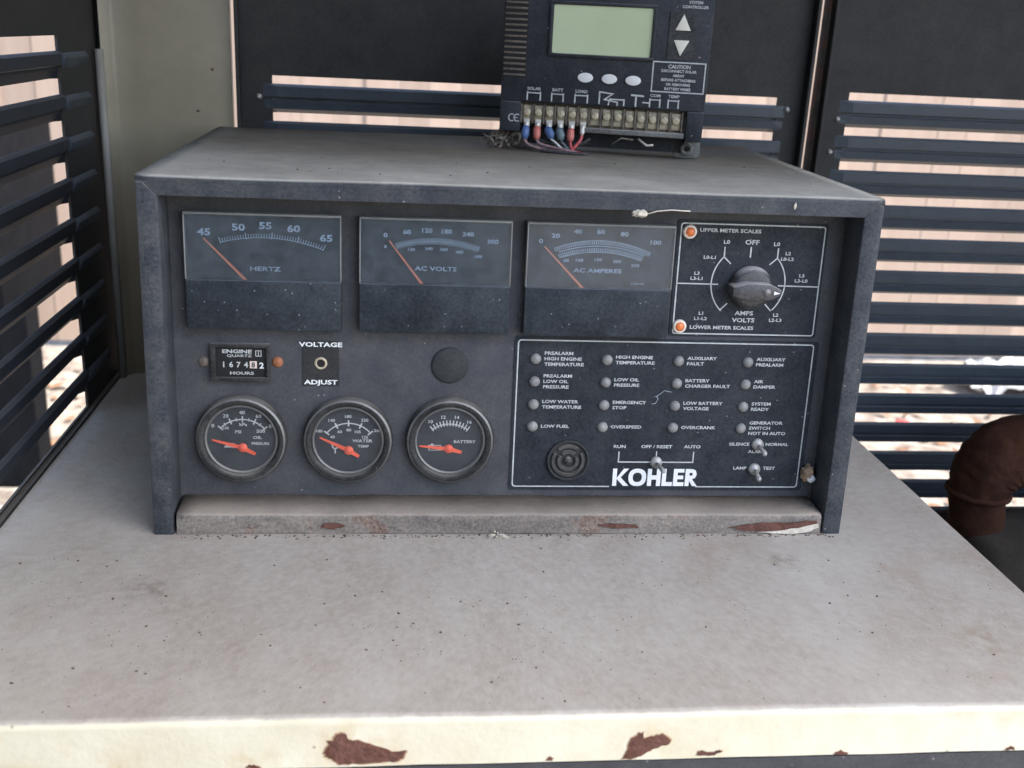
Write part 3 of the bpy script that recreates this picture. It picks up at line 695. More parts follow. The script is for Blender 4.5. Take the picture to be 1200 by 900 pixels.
def p_hz(mb, xc, z):
    parab(-186, -123, xc, 189.4, 0.0050, 0.35, mb, z)
    ticks(lin(-186, -123, 41), xc, 189.4, 0.0050, -0.3, 2.4, 0.40, mb, z)
    ticks(lin(-186, -123, 5), xc, 189.4, 0.0050, -0.6, 3.4, 0.6, mb, z)
    for v, a, b in (('45', -196, 191.6), ('50', -174.8, 195.0), ('55', -158.3, 196.4), ('60', -141, 195.0), ('65', -121, 189.6)): glyphs(mb, v, a*mm, (b+.6)*mm, 4.1*mm, z, 'C', 1.4, 0.03)
    glyphs(mb, 'HERTZ', -158.8*mm, 169.8*mm, 2.7*mm, z, 'C', 1.6, 0.02)
def p_v(mb, xc, z):
    parab(-77, -25, xc, 190.2, 0.0060, 0.35, mb, z)
    ticks(lin(-77, -25, 46), xc, 190.2, 0.0060, -2.0, 2.0, 0.42, mb, z)
    for v, a, b in (('0', -84, 193), ('60', -70.5, 195.4), ('120', -57.8, 196.6), ('180', -45.4, 196.3), ('240', -31.8, 195), ('300', -15.9, 190.6)): glyphs(mb, v, a*mm, (b+.3)*mm, 2.7*mm, z, 'C', 1.3, 0.03)
    for v, a, b in (('0', -84, 186), ('120', -67.5, 184.6), ('240', -56.6, 185.4), ('360', -47, 185.1), ('480', -37.1, 183.7), ('600', -25, 181.2)): glyphs(mb, v, a*mm, b*mm, 1.9*mm, z, 'C', 1.25, 0.02)
    glyphs(mb, 'AC VOLTS', -52*mm, 172.6*mm, 2.7*mm, z, 'C', 1.5, 0.02)
def p_a(mb, xc, z):
    parab(24, 87, xc, 193.6, 0.0064, 0.4, mb, z); parab(27, 83, xc, 190.0, 0.0064, 0.6, mb, z); parab(28, 81, xc, 186.0, 0.0064, 0.4, mb, z)
    ticks(lin(24, 87, 50), xc, 193.6, 0.0064, -2.6, 0.2, 0.55, mb, z)
    ticks(lin(28, 81, 46), xc, 186.0, 0.0064, -0.2, 2.8, 0.55, mb, z)
    for v, a, b in (('0', 15, 192.4), ('20', 24.4, 196), ('40', 38.6, 199), ('60', 53.7, 199.4), ('80', 69.2, 198.2), ('100', 90.1, 193.4)): glyphs(mb, v, a*mm, b*mm, 2.7*mm, z, 'C', 1.4, 0.03)
    for v, a, b in (('50', 32, 180.2), ('100', 40.7, 180.6), ('150', 53, 181.2), ('200', 65.5, 180.4), ('300', 77.6, 178)): glyphs(mb, v, a*mm, b*mm, 2.0*mm, z, 'C', 1.3, 0.02)
    glyphs(mb, 'AC AMPERES', 53*mm, 174.0*mm, 2.6*mm, z, 'C', 1.5, 0.02)
    glyphs(mb, '0-100/300', 80*mm, 166*mm, 1.2*mm, z, 'C', 1.2)
meter(-159.4, 'frequency meter reading HERTZ', p_hz, ((-196, 188.5), (-171.0, 162.8)))
meter(-52.2, 'AC VOLTS meter with double scale', p_v, ((-81.6, 190.0), (-60.5, 162.8)))
meter(53.4, 'AC AMPERES meter with pale blue double arc', p_a, ((17.3, 189.1), (43.5, 162.7)))

# --- selector plate
def border(mb, x0, x1, s0, s1, w, z, r=2.0, gap=None):
    P_ = rrect(x0, x1, s0, s1, r, 4)          # starts right/top, ccw
    if gap:
        # open the lower side between gap[0] and gap[1]
        i = [k for k, p in enumerate(P_) if abs(p[1]-s0) < 1e-6 and p[0] < gap[0]][-1]
        P_ = [(gap[1], s0)]+P_[i+1:]+P_[:i+1]+[(gap[0], s0)]
        mb.stroke([(a*mm, b*mm) for a, b in P_], w*mm, z)
    else:
        P_ = P_+[P_[0]]; P_[0] = tuple((Vector(P_[0])+Vector(P_[-1]))/2)
        mb.stroke([(a*mm, b*mm) for a, b in P_], w*mm, z)
sel = MB().rbox(104.6*mm, 206.2*mm, 130.8*mm, 208.4*mm, 0.0, 0.0008, 2*mm).build('selector_plate', M['plate'], box, PM)
L_ = MB(); z = 0.00105
border(L_, 107.0, 204.1, 132.7, 206.2, 0.85, z, 1.5)
L_.stroke([(107*mm, 166.6*mm), (135*mm, 166.5*mm)], 0.8*mm, z); L_.stroke([(176*mm, 166.5*mm), (204*mm, 166.3*mm)], 0.8*mm, z)
cx, cs = 155.4, 167.4; rr = 25.2
def arc(a0, a1, w=0.8, rad=rr):
    L_.stroke([((cx+rad*math.cos(R(a0+(a1-a0)*i/18)))*mm, (cs+rad*math.sin(R(a0+(a1-a0)*i/18)))*mm) for i in range(19)], w*mm, z)
arc(136, 228); arc(44, -44)
for s in (-1, 1):
    e = (cx+s*rr*math.cos(R(44)), cs+rr*math.sin(R(44))); L_.stroke([((e[0]-s*5.0)*mm, (e[1]-4.6)*mm), (e[0]*mm, e[1]*mm)], 0.8*mm, z)
    L_.stroke([(e[0]*mm, (e[1]-.2)*mm), (e[0]*mm, (e[1]+6.6)*mm)], 0.9*mm, z)
    e = (cx+s*rr*math.cos(R(-46)), cs+rr*math.sin(R(-46))); L_.stroke([((e[0]-s*4.6)*mm, (e[1]+4.6)*mm), (e[0]*mm, e[1]*mm)], 0.8*mm, z)
L_.stroke([(155.0*mm, 192.0*mm), (155.0*mm, 184.8*mm)], 0.9*mm, z)
for v, a, b, al, h in (('UPPER METER SCALES', 119.5, 202.2, 'L', 2.3), ('LOWER METER SCALES', 118.5, 137.2, 'L', 2.3), ('OFF', 155.4, 195.0, 'C', 3.0),
     ('L0', 138.2, 194.8, 'C', 2.4), ('L0', 172.2, 194.2, 'C', 2.4), ('L0-L1', 127.6, 184.4, 'C', 2.1), ('L3', 120.0, 173.6, 'C', 2.1), ('L3-L1', 120.0, 170.2, 'C', 2.1),
     ('L1', 125.2, 146.8, 'C', 2.1), ('L1-L2', 125.2, 143.2, 'C', 2.1), ('L2', 180.6, 188.2, 'C', 2.1), ('L0-L2', 180.4, 184.5, 'C', 2.1), ('L3', 191.6, 173.6, 'C', 2.1), ('L3-L0', 191.6, 170.2, 'C', 2.1),
     ('L2', 176.8, 146.6, 'C', 2.1), ('L2-L3', 176.8, 143.0, 'C', 2.1), ('AMPS', 154.6, 147.4, 'C', 2.8), ('VOLTS', 154.6, 142.6, 'C', 2.8)):
    glyphs(L_, v, a*mm, b*mm, h*mm, z, al, 1.3, 0.025)
L_.build('lettering', M['white'], sel)
for a, b in ((112.6, 200.8), (111.2, 137.6)):
    MB().lathe([(0, 0.0036), (0.0024, 0.0034), (0.0031, 0.0024), (0.0031, 0.0008)], 20, (a*mm, b*mm, 0)).build('indicator_lens', M['lamp_or'], sel)
    MB().lathe([(0.0031, 0.0030), (0.0042, 0.0030), (0.0047, 0.0018), (0.0047, 0.0008)], 20, (a*mm, b*mm, 0)).build('indicator_ring', M['ring_w'], sel)
# knob with a pointer grip
kx, ks = 156.6*mm, 165.4*mm
kb = MB()
kb.lathe([(0.0140, 0.0009), (0.0144, 0.004), (0.0132, 0.0075), (0.0112, 0.0092), (0, 0.0094)], 36, (kx, ks, 0))
grip = [(-0.0165, -0.0030), (-0.0165, 0.0030), (-0.006, 0.0058), (0.009, 0.0052), (0.0165, 0.0016), (0.0165, -0.0016), (0.009, -0.0052), (-0.006, -0.0058)]
kb.prism([(kx+a, ks+b-0.0006) for a, b in grip], 0.004, 0.0185)
kb.build('selector_knob', M['knob'], sel, bevel=0.0011)
kd = MB(); kd.lathe([(0, 0.0006), (0.0024, 0.0005), (0.0027, 0.0)], 18, (kx+0.0062, ks-0.0006, 0.0186)); kd.build('knob_screw', M['ringm'], sel)
kp = MB(); kp.prism([(kx+0.0108, ks-0.0020), (kx+0.0150, ks-0.0008), (kx+0.0108, ks+0.0006)], 0.0186, 0.0188); kp.build('knob_pointer', M['logo'], sel)

# --- alarm plate
al = MB().rbox(1.6*mm, 209.6*mm, 20.2*mm, 128.6*mm, 0.0, 0.0008, 2*mm).build('alarm_plate', M['plate'], box, PM)
# the plate narrows a hair towards its foot, as the printed frame does
L_ = MB(); z = 0.00105
border(L_, 3.9, 206.0, 22.8, 126.2, 0.85, z, 2.0, gap=(71.5, 132.8))
cols = (15.8, 64.0, 113.0, 161.0); rows = (113.5, 97.8, 81.8, 66.2)
txt = [[['PREALARM', 'HIGH ENGINE', 'TEMPERATURE'], ['HIGH ENGINE', 'TEMPERATURE'], ['AUXILIARY', 'FAULT'], ['AUXILIARY', 'PREALARM']],
       [['PREALARM', 'LOW OIL', 'PRESSURE'], ['LOW OIL', 'PRESSURE'], ['BATTERY', 'CHARGER FAULT'], ['AIR', 'DAMPER']],
       [['LOW WATER', 'TEMPERATURE'], ['EMERGENCY', 'STOP'], ['LOW BATTERY', 'VOLTAGE'], ['SYSTEM', 'READY']],
       [['LOW FUEL'], ['OVERSPEED'], ['OVERCRANK'], ['GENERATOR', 'SWITCH', 'NOT IN AUTO']]]
lens_me = MB().lathe([(0, 0.0030), (0.0016, 0.0028), (0.0030, 0.0019), (0.0036, 0.0008), (0.0036, 0.0)], 18).mesh('lamp', M['lens'])
for i, s in enumerate(rows):
    for j, xx in enumerate(cols):
        obj('lamp', lens_me, al, T(xx*mm, s*mm, 0.0008))
        tl = txt[i][j]; n = len(tl)
        for k, v in enumerate(tl):
            glyphs(L_, v, (xx+5.9)*mm, (s+0.2+(n-1)*1.9-k*3.8)*mm, 2.15*mm, z, 'L', 1.32, 0.025)
for v, a, b, ali, h in (('RUN', 77, 52.2, 'C', 2.2), ('OFF / RESET', 103, 52.3, 'C', 2.2), ('AUTO', 128, 52.4, 'C', 2.2), ('SILENCE', 168.6, 54.6, 'R', 2.1), ('NORMAL', 180.2, 54.6, 'L', 2.1), ('ALARM', 174.4, 49.2, 'C', 2.1),
                    ('LAMP', 168.4, 36.9, 'R', 2.1), ('TEST', 180.2, 36.9, 'L', 2.1)):
    glyphs(L_, v, a*mm, b*mm, h*mm, z, ali, 1.32, 0.025)
L_.stroke([(76.8*mm, 48.6*mm), (76.8*mm, 40.9*mm), (129.4*mm, 40.9*mm), (129.4*mm, 48.6*mm)], 0.85*mm, z)
L_.stroke([(103.2*mm, 48.8*mm), (103.2*mm, 43.4*mm)], 0.7*mm, z)
L_.build('lettering', M['white'], al)
# bold maker's lettering, drawn letter by letter
kz0, kz1 = 0.00100, 0.00115
lg = MB(); x0, s0, hh = 73.6, 23.3, 12.7
def lp(poly, ox, w=1.0): lg.prism([((x0+ox+a*w)*mm, (s0+b*hh)*mm) for a, b in poly], kz0, kz1)
st = 2.9
# K
lp([(0,0),(st,0),(st,1),(0,1)], 0); lp([(st+.05,.46),(7.6,1),(11.2,1),(5.7,.50),(11.5,0),(7.8,0),(st+.05,.40)], 0)
# O (ring)
def ell(ox, rx, ry, inner=False, n=28): return [((x0+ox+rx*math.copysign(abs(math.cos(2*math.pi*k/n))**0.85, math.cos(2*math.pi*k/n)))*mm, (s0+hh/2+ry*math.copysign(abs(math.sin(2*math.pi*k/n))**0.85, math.sin(2*math.pi*k/n)))*mm) for k in range(n)]
oo, oi_ = ell(17.4, 6.3, 6.45), ell(17.4, 3.2, 3.5); n = len(oo)
lg.add([(a, b, kz1) for a, b in oo]+[(a, b, kz1) for a, b in oi_], [(k, (k+1) % n, n+(k+1) % n, n+k) for k in range(n)])
# H
lp([(0,0),(st,0),(st,.37),(6.4,.37),(6.4,0),(9.3,0),(9.3,1),(6.4,1),(6.4,.62),(st,.62),(st,1),(0,1)], 24.6)
# L
lp([(0,0),(7.4,0),(7.4,.23),(st,.23),(st,1),(0,1)], 34.9)
# E
lp([(0,0),(7.6,0),(7.6,.22),(st,.22),(st,.40),(7.0,.40),(7.0,.61),(st,.61),(st,.79),(7.5,.79),(7.5,1),(0,1)], 43.0)
# R: stem, leg and a hollow bowl made of a stroke
ox = 51.4
lp([(0,0),(st,0),(st,1),(0,1)], ox); lp([(3.0,.40),(5.0,.40),(8.9,0),(5.4,0),(3.0,.30)], ox)
bowl = [(2.8, .885), (5.0, .885), (6.4, .84), (7.0, .70), (6.4, .56), (5.0, .51), (2.8, .51)]
lg.stroke([((x0+ox+a*0.95)*mm, (s0+b*hh)*mm) for a, b in bowl], 2.7*mm, kz1+0.00001)
lg.build('maker_lettering', M['logo'], al)
# buzzer horn: concentric slotted grille
hb = MB(); hc = (41.5*mm, 42.0*mm)
hb.lathe([(0.0144, 0.0009), (0.0146, 0.0026), (0.0136, 0.0030), (0.0128, 0.0014)], 40, (hc[0], hc[1], 0))
hb.lathe([(0.0128, 0.0010), (0, 0.0010)], 40, (hc[0], hc[1], 0))
hb.build('horn', M['plug'], al)
for r0, r1 in ((0.0094, 0.0114), (0.0052, 0.0074), (0.0, 0.0027)):
    hr = MB()
    for a0, a1 in ((R(50), R(130)), (R(150), R(390)))if r0 > 0 else ((0, 2*math.pi),):
        n = 24
        if r0 > 0:
            vs = []; fs = []
            for k in range(n+1):
                a = a0+(a1-a0)*k/n
                for rr_, zz in ((r0, .0011), (r0, .0028), (r1, .0028), (r1, .0011)): vs.append((hc[0]+rr_*math.cos(a), hc[1]+rr_*math.sin(a), zz))
            for k in range(n):
                for q in range(4): fs.append((4*k+q, 4*k+(q+1) % 4, 4*k+4+(q+1) % 4, 4*k+4+q))
            fs += [(0, 1, 2, 3), (4*n+3, 4*n+2, 4*n+1, 4*n)]
            hr.add(vs, fs, False)
        else:
            hr.lathe([(r1, .0011), (r1, .0028), (0, .0031)], 20, (hc[0], hc[1], 0))
    hr.build('horn_ring', M['horn'], al)
# toggle switches
def toggle(xx, s, dx, ds, ln=0.0095):
    tg = MB(); tg.lathe([(0, .0040), (.0026, .0040), (.0030, .0030), (.0040, .0030), (.0042, .0008)], 12, (xx*mm, s*mm, 0))
    b = Vector((xx*mm, s*mm, 0.004)); d = Vector((dx, ds, 1.0)).normalized()
    tg.tube([b, b+d*ln*0.5, b+d*ln*0.85, b+d*ln], [0.0012, 0.0015, 0.0019, 0.0010], 10); tg.build('toggle_switch', M['chrome'], al)
toggle(174.2, 54.6, 0.35, -0.5); toggle(103.2, 41.0, 0.3, -0.25, .011); toggle(173.8, 36.4, 0.1, -0.55)
# a hair-thin scratch beside EMERGENCY STOP
sc = MB(); sc.stroke([(97*mm, 83*mm), (99.5*mm, 83.5*mm), (101*mm, 86.5*mm), (100*mm, 88.6*mm), (97.5*mm, 87.8*mm), (100*mm, 88.6*mm), (102.5*mm, 90.4*mm), (105*mm, 92.6*mm), (110*mm, 91.6*mm)], 0.35*mm, 0.0011); sc.build('scratch', M['print2'], al)

# --- hour meter
hm = MB().rbox(-195.2*mm, -157.0*mm, 95.6*mm, 120.6*mm, 0.0, 0.0016, 1*mm).build('hour_meter', M['meter_case'], box, PM, bevel=0.0004)
fr = MB()
for a in ((-195.0, -157.2, 118.2, 120.4), (-195.0, -157.2, 95.8, 98.4), (-195.0, -191.6, 98.5, 118.1), (-159.6, -157.2, 98.5, 118.1)): fr.box(a[0]*mm, a[1]*mm, a[2]*mm, a[3]*mm, .0017, .0040)
fr.build('frame', M['bezel'], hm, bevel=0.0005)
MB().quad(-191.4*mm, -159.8*mm, 98.6*mm, 118.0*mm, 0.0018).build('face', M['black'], hm)
L_ = MB(); z = 0.0020
glyphs(L_, 'ENGINE', -187.5*mm, 115.4*mm, 2.4*mm, z, 'L', 1.55, 0.03); glyphs(L_, 'QUARTZ', -184.6*mm, 112.5*mm, 1.6*mm, z, 'L', 1.7, 0.02)
L_.stroke([(-166.4*mm, 112.4*mm), (-166.4*mm, 116.0*mm), (-163*mm, 116.0*mm), (-163*mm, 112.4*mm), (-166.4*mm, 112.4*mm)], 0.5*mm, z)
L_.stroke([(-164.7*mm, 112.6*mm), (-164.7*mm, 115.8*mm)], 0.5*mm, z)
glyphs(L_, 'HOURS', -175.4*mm, 100.9*mm, 1.9*mm, z, 'C', 1.7, 0.03)
for k, v in enumerate('1674'): glyphs(L_, v, (-186.8+k*4.7)*mm, 106.6*mm, 3.5*mm, z, 'C', 1.0, 0.03)
L_.build('lettering', M['white'], hm)
dg_ = MB(); dg_.quad(-170.3*mm, -165.8*mm, 104.2*mm, 109.0*mm, z); dg_.build('digit_window', M['ring_w'], hm)
d2 = MB(); glyphs(d2, '8', -168.1*mm, 106.6*mm, 3.4*mm, z+0.0002, 'C', 1.0, 0.02); d2.build('digit_print', M['black'], hm)
d3 = MB(); glyphs(d3, '2', -162.8*mm, 106.2*mm, 3.8*mm, z, 'C', 1.1, 0.03); d3.build('digit', M['logo'], hm)
for a, b, mt in ((-199.6, 107.6, 'screw_g'), (-152.9, 108.2, 'screw_r')):
    s_ = MB().lathe([(0, .0016), (.0026, .0013), (.0036, .0002), (.0036, 0)], 16, (a*mm, b*mm, 0)); s_.box((a-.35)*mm, (a+.35)*mm, (b-2.6)*mm, (b+2.6)*mm, .0012, .00175)
    s_.build('screw', M[mt], hm)

# --- voltage adjust plate
va = MB().box(-136.8*mm, -113.4*mm, 92.6*mm, 122.9*mm, 0.0, 0.0006).build('voltage_adjust_plate', M['plate2'], box, PM)
L_ = MB(); glyphs(L_, 'VOLTAGE', -125.2*mm, 120.6*mm, 2.9*mm, .0008, 'C', 1.5, 0.03); glyphs(L_, 'ADJUST', -125.2*mm, 95.2*mm, 2.9*mm, .0008, 'C', 1.5, 0.03); L_.build('lettering', M['logo'], va)
MB().lathe([(0.0026, .0008), (.0028, .0018), (.0040, .0016), (.0042, .0007)], 20, (-125.1*mm, 108.0*mm, 0)).build('socket_ring', M['term'], va)
MB().disk(0.0027, .0009, 16, (-125.1*mm, 108.0*mm)).build('socket_hole', M['black'], va)
# --- hole plug
MB().lathe([(0, .0017), (.0105, .0016), (.0122, .0008), (.0124, 0)], 36, (-41.1*mm, 107.7*mm, 0)).build('hole_plug', M['plug'], box, PM)

# --- round gauges
def gauge(gx, gs, label, dial, pivot, tip, tail):
    G = PM @ T(gx*mm, gs*mm, 0)
    bz = MB().lathe([(.0296, 0), (.0298, .0030), (.0290, .0062), (.0268, .0074), (.0246, .0066), (.0236, .0040), (.0236, .0012)], 56).build('round_gauge', M['bezel'], box, G)
    tag(bz, label)
    MB().lathe([(.0288, .0064), (.0282, .0071), (.0276, .0074)], 56).build('bezel_glint', M['ringm'], bz)  # pale band for the light reflected along the bezel's outer edge
    MB().lathe([(.0238, .0046), (.0232, .0052), (.0225, .0050), (.0220, .0036)], 56).build('inner_ring', M['ringm'], bz)
    MB().disk(.0234, .0013, 44).build('dial', M['dial'], bz)
    L_ = MB(); dial(L_, .0016, pivot); L_.build('lettering', M['white'], bz)
    p, a, b = Vector(pivot), Vector(tip), Vector(tail)
    d = (a-p).normalized(); nn = Vector((-d.y, d.x)); e = (b-p).normalized(); n2 = Vector((-e.y, e.x))
    nd = MB(); nd.prism([((v.x)*mm, (v.y)*mm) for v in (a+nn*.5, a-nn*.5, p-nn*1.5, p+nn*1.5)], .0028, .0032)
    nd.prism([((v.x)*mm, (v.y)*mm) for v in (p-n2*1.6, p+n2*1.6, b+n2*1.0, b-n2*1.0)], .0028, .0032)
    nd.lathe([(.0031, .0027), (.0030, .0036), (0, .0038)], 18, (p.x*mm, p.y*mm, 0)); nd.build('needle', M['red'], bz)
    MB().disk(.0224, .0043, 40).build('glass', M['glass'], bz)
def fan(mb, z, pv, r0, a0, a1, n, l, w, big=None):
    for k in range(n):
        a = R(a0+(a1-a0)*k/(n-1)); d = Vector((math.cos(a), math.sin(a)))
        q0 = Vector(pv)+d*(r0-l*0.5); q1 = Vector(pv)+d*(r0+l*0.5); mb.stroke([tuple(q0*mm), tuple(q1*mm)], w*mm, z)
def arcm(mb, z, pv, r0, a0, a1, w, n=20):
    mb.stroke([((pv[0]+r0*math.cos(R(a0+(a1-a0)*k/n)))*mm, (pv[1]+r0*math.sin(R(a0+(a1-a0)*k/n)))*mm) for k in range(n+1)], w*mm, z)
def nums(mb, z, pv, r0, a0, a1, vals, h):
    for k, v in enumerate(vals):
        a = R(a0+(a1-a0)*k/(len(vals)-1)); glyphs(mb, v, (pv[0]+r0*math.cos(a))*mm, (pv[1]+r0*math.sin(a))*mm, h*mm, z, 'C', 1.15, 0.02)
def d_oil(mb, z, pv):
    arcm(mb, z, pv, 19.2, 137, 42, .8); fan(mb, z, pv, 19.4, 137, 42, 5, 4.2, .9); fan(mb, z, pv, 19.4, 137, 42, 9, 2.2, .6)
    nums(mb, z, pv, 24.0, 142, 38, ['0', '20', '40', '60', '80'], 2.3)
    glyphs(mb, 'kPa', 1.2*mm, 9.6*mm, 2.1*mm, z, 'C', 1.2, .02); glyphs(mb, 'PSI', -2.2*mm, 4.4*mm, 2.0*mm, z, 'C', 1.2, .02); glyphs(mb, '100', -10*mm, 7.0*mm, 1.8*mm, z, 'C', 1.1, .02); glyphs(mb, '500', 12.4*mm, 5.0*mm, 2.2*mm, z, 'C', 1.2, .02)
    glyphs(mb, 'OIL', 10.2*mm, .6*mm, 2.0*mm, z, 'C', 1.3, .02); glyphs(mb, 'PRESSURE', 12.0*mm, -3.6*mm, 1.7*mm, z, 'C', 1.1, .02)
    mb.add([((-11.8)*mm, -6.6*mm, z), (-5.8*mm, -6.6*mm, z), (-4.6*mm, -3.6*mm, z), (-9.4*mm, -3.2*mm, z)], [(0, 1, 2, 3)]); mb.stroke([(-9.8*mm, -4*mm), (-14.6*mm, -3.2*mm)], .9*mm, z)
    mb.stroke([(-5.2*mm, -4*mm), (-3.4*mm, -5.6*mm), (-5.6*mm, -6.8*mm)], .6*mm, z)
def d_wat(mb, z, pv):
    arcm(mb, z, pv, 18.6, 141, 40, .8); fan(mb, z, pv, 18.6, 141, 40, 5, 4.2, 1.0)
    nums(mb, z, pv, 23.4, 146, 36, ['100', '140', '180', '220', '260'], 2.0); nums(mb, z, pv, 14.0, 140, 40, ['40', '60', '80', '105', '125'], 1.9)
    glyphs(mb, 'WATER', 9.4*mm, -1.0*mm, 2.0*mm, z, 'C', 1.35, .02); glyphs(mb, 'TEMP', 10.0*mm, -4.8*mm, 1.8*mm, z, 'C', 1.2, .02)
    mb.ring(1.3*mm, 2.3*mm, z, 18, (-8.6*mm, -4.8*mm)); mb.stroke([(-8.6*mm, -6.8*mm), (-8.6*mm, -10*mm)], .8*mm, z); mb.stroke([(-11.6*mm, -3*mm), (-10.4*mm, -4.2*mm)], .6*mm, z)
def d_bat(mb, z, pv):
    arcm(mb, z, (0, -9), 20.0, 126, 54, .7); fan(mb, z, (0, -9), 20.6, 126, 54, 13, 4.0, .85)
    nums(mb, z, (0, -9), 25.2, 121, 59, ['10', '12', '14', '16'], 2.2)
    glyphs(mb, 'BATTERY', 10.2*mm, -1.4*mm, 2.0*mm, z, 'C', 1.25, .02)
    mb.stroke([(-14*mm, -7.6*mm), (-14*mm, -4.2*mm), (-6*mm, -4.2*mm), (-6*mm, -7.6*mm), (-14*mm, -7.6*mm)], .6*mm, z); mb.stroke([(-12.6*mm, -3.4*mm), (-10.8*mm, -3.4*mm)], .8*mm, z)
    mb.stroke([(-12.8*mm, -5.8*mm), (-11*mm, -5.8*mm)], .5*mm, z); mb.stroke([(-9*mm, -5.8*mm), (-7.2*mm, -5.8*mm)], .5*mm, z)
gauge(-176.8, 56.2, 'oil pressure gauge', d_oil, (0.6, -6.2), (-19.0, -0.8), (8.8, -10.6))
gauge(-107.4, 56.0, 'water temperature gauge', d_wat, (0.4, -7.4), (-18.6, 1.6), (7.2, -11.6))
gauge(-39.8, 56.4, 'battery voltmeter gauge', d_bat, (-0.6, -6.2), (-20.4, -4.2), (8.2, -8.6))

# ------------------------------------------------------------------ solar charge controller on top of the box
ctl = empty('charge_controller', 'black charge controller with a green screen standing on the control box', 'charge controller', (0.0780, 0.2150, 0.2294))
u = Vector((0.9636, -0.2674, 0)); ow = Vector((-0.2674, -0.9636, 0)); O = Vector((-0.0010, 0.2180, 0.2296))
CMW = Matrix(((u.x, 0, ow.x, O.x), (u.y, 0, ow.y, O.y), (0, 1, 0, O.z), (0, 0, 0, 1)))
CM = Matrix.Translation(-Vector((0.0780, 0.2150, 0.2294))) @ CMW
cb = MB()
cb.box(2.6*mm, 160.4*mm, 37.2*mm, 119*mm, -.036, 0)
cb.build('case', M['ctrl'], ctl, CM, bevel=.0012)
MB().box(2.7*mm, 19.0*mm, 14.6*mm, 37.0*mm, -.036, -.0001).build('case_end', M['ctrl'], ctl, CM, bevel=.0008)
MB().box(147.6*mm, 160.3*mm, 14.6*mm, 37.0*mm, -.036, -.0001).build('case_end', M['ctrl'], ctl, CM, bevel=.0008)
MB().box(19.2*mm, 147.4*mm, 4*mm, 37.0*mm, -.036, -.020).build('back_plate', M['ctrl'], ctl, CM)
for a in (2.5, 139):
    er = MB(); er.rbox(a*mm, (a+21)*mm, 0.2*mm, 14.4*mm, -.031, -.020, 4*mm); e_ = er.build('mounting_ear', M['ledge'], ctl, CM, bevel=.0008)
    ws = MB().lathe([(.0022, .0006), (.0026, .0014), (.0048, .0014), (.0052, 0)], 20, ((a+10.5)*mm, 7.4*mm, -.0199)); ws.build('washer', M['lug'] if a < 100 else M['ledge'], e_)
    MB().disk(.0023, -.0193, 14, ((a+10.5)*mm, 7.4*mm)).build('bolt_head', M['screw_g'] if a < 100 else M['black'], e_)
# side vents
vb = MB().quad(3.6*mm, 21.4*mm, 55.4*mm, 118*mm, .0002).build('vent_field', M['black'], ctl, CM)
vme = MB().box(4.2*mm, 21.2*mm, -.75*mm, .75*mm, .0003, .0016).mesh('vent_slat', M['vent'], .0003)
for k in range(15): obj('vent_slat', vme, vb, T(0, (57.2+4.06*k)*mm, 0))
# screen
scb = MB()
for a in ((38.4, 118.8, 110.0, 112.2), (38.4, 118.8, 72.4, 74.6), (38.4, 41.0, 74.7, 109.9), (116.2, 118.8, 74.7, 109.9)): scb.box(a[0]*mm, a[1]*mm, a[2]*mm, a[3]*mm, .0001, .0022)
sb = scb.build('screen_frame', M['ctrl'], ctl, CM, bevel=.0006)
MB().rbox(41.2*mm, 116*mm, 74.8*mm, 109.8*mm, .0002, .0006, 1.5*mm).build('screen', M['lcd'], sb)
for a, b in ((68.2, 57.9), (86.6, 57.8), (104.8, 57.6)):
    MB().prism([(a*mm+.0059*math.cos(2*math.pi*k/22), b*mm+.0036*math.sin(2*math.pi*k/22)) for k in range(22)], .0001, .0016).build('push_button', M['button'], ctl, CM, bevel=.0004)
MB().box(128.5*mm, 148.5*mm, 74.6*mm, 109*mm, .0001, .0007).build('key_field', M['meter_case'], ctl, CM)
MB().prism([(133.0*mm, 95.4*mm), (144.4*mm, 95.4*mm), (138.6*mm, 107.0*mm)], .0008, .0018).build('up_key', M['tri'], ctl, CM, bevel=.0003)
MB().prism([(132.6*mm, 88.4*mm), (138.2*mm, 77.0*mm), (144.2*mm, 88.4*mm)], .0008, .0018).build('down_key', M['tri'], ctl, CM, bevel=.0003)
L_ = MB(); z = .0003
L_.stroke([(119*mm, 71.9*mm), (119*mm, 50.7*mm), (158*mm, 50.7*mm), (158*mm, 72.4*mm), (118.6*mm, 72.4*mm)], .9*mm, z)
for k, (v, h) in enumerate((('CAUTION', 2.6), ('DISCONNECT SOLAR', 1.9), ('ARRAY', 1.9), ('BEFORE ATTACHING', 1.9), ('OR REMOVING', 1.9), ('BATTERY WIRES', 1.9))):
    glyphs(L_, v, 138.6*mm, (69.4-k*3.25)*mm, h*mm, z, 'C', 1.0, .03)
glyphs(L_, 'SYSTEM', 146.5*mm, 115.4*mm, 1.9*mm, z, 'C', 1.1, .02); glyphs(L_, 'CONTROLLER', 146.5*mm, 112.2*mm, 1.9*mm, z, 'C', 1.1, .02)
for a, w, v in ((29, 16, 'SOLAR'), (47.5, 14, 'BATT'), (66, 15, 'LOAD'), (122.5, 12, 'COM'), (136.5, 12, 'TEMP')):
    glyphs(L_, v, a*mm, 47.6*mm, 2.2*mm, z, 'C', 1.1, .02)
    for s in (-1, 1):
        L_.stroke([((a+s*w*.32)*mm, 45.4*mm), ((a+s*w*.32)*mm, 38.8*mm)], 1.0*mm, z)
    L_.stroke([((a-w*.34)*mm, 44.4*mm), ((a+w*.34)*mm, 44.4*mm)], .8*mm, z)
L_.stroke([(80*mm, 39*mm), (80*mm, 48*mm), (90*mm, 47*mm), (84*mm, 42.5*mm), (94*mm, 41*mm), (94*mm, 38.4*mm)], 1.0*mm, z); L_.stroke([(87*mm, 38.4*mm), (88*mm, 43*mm), (99*mm, 43*mm), (99*mm, 38.4*mm)], 1.0*mm, z)
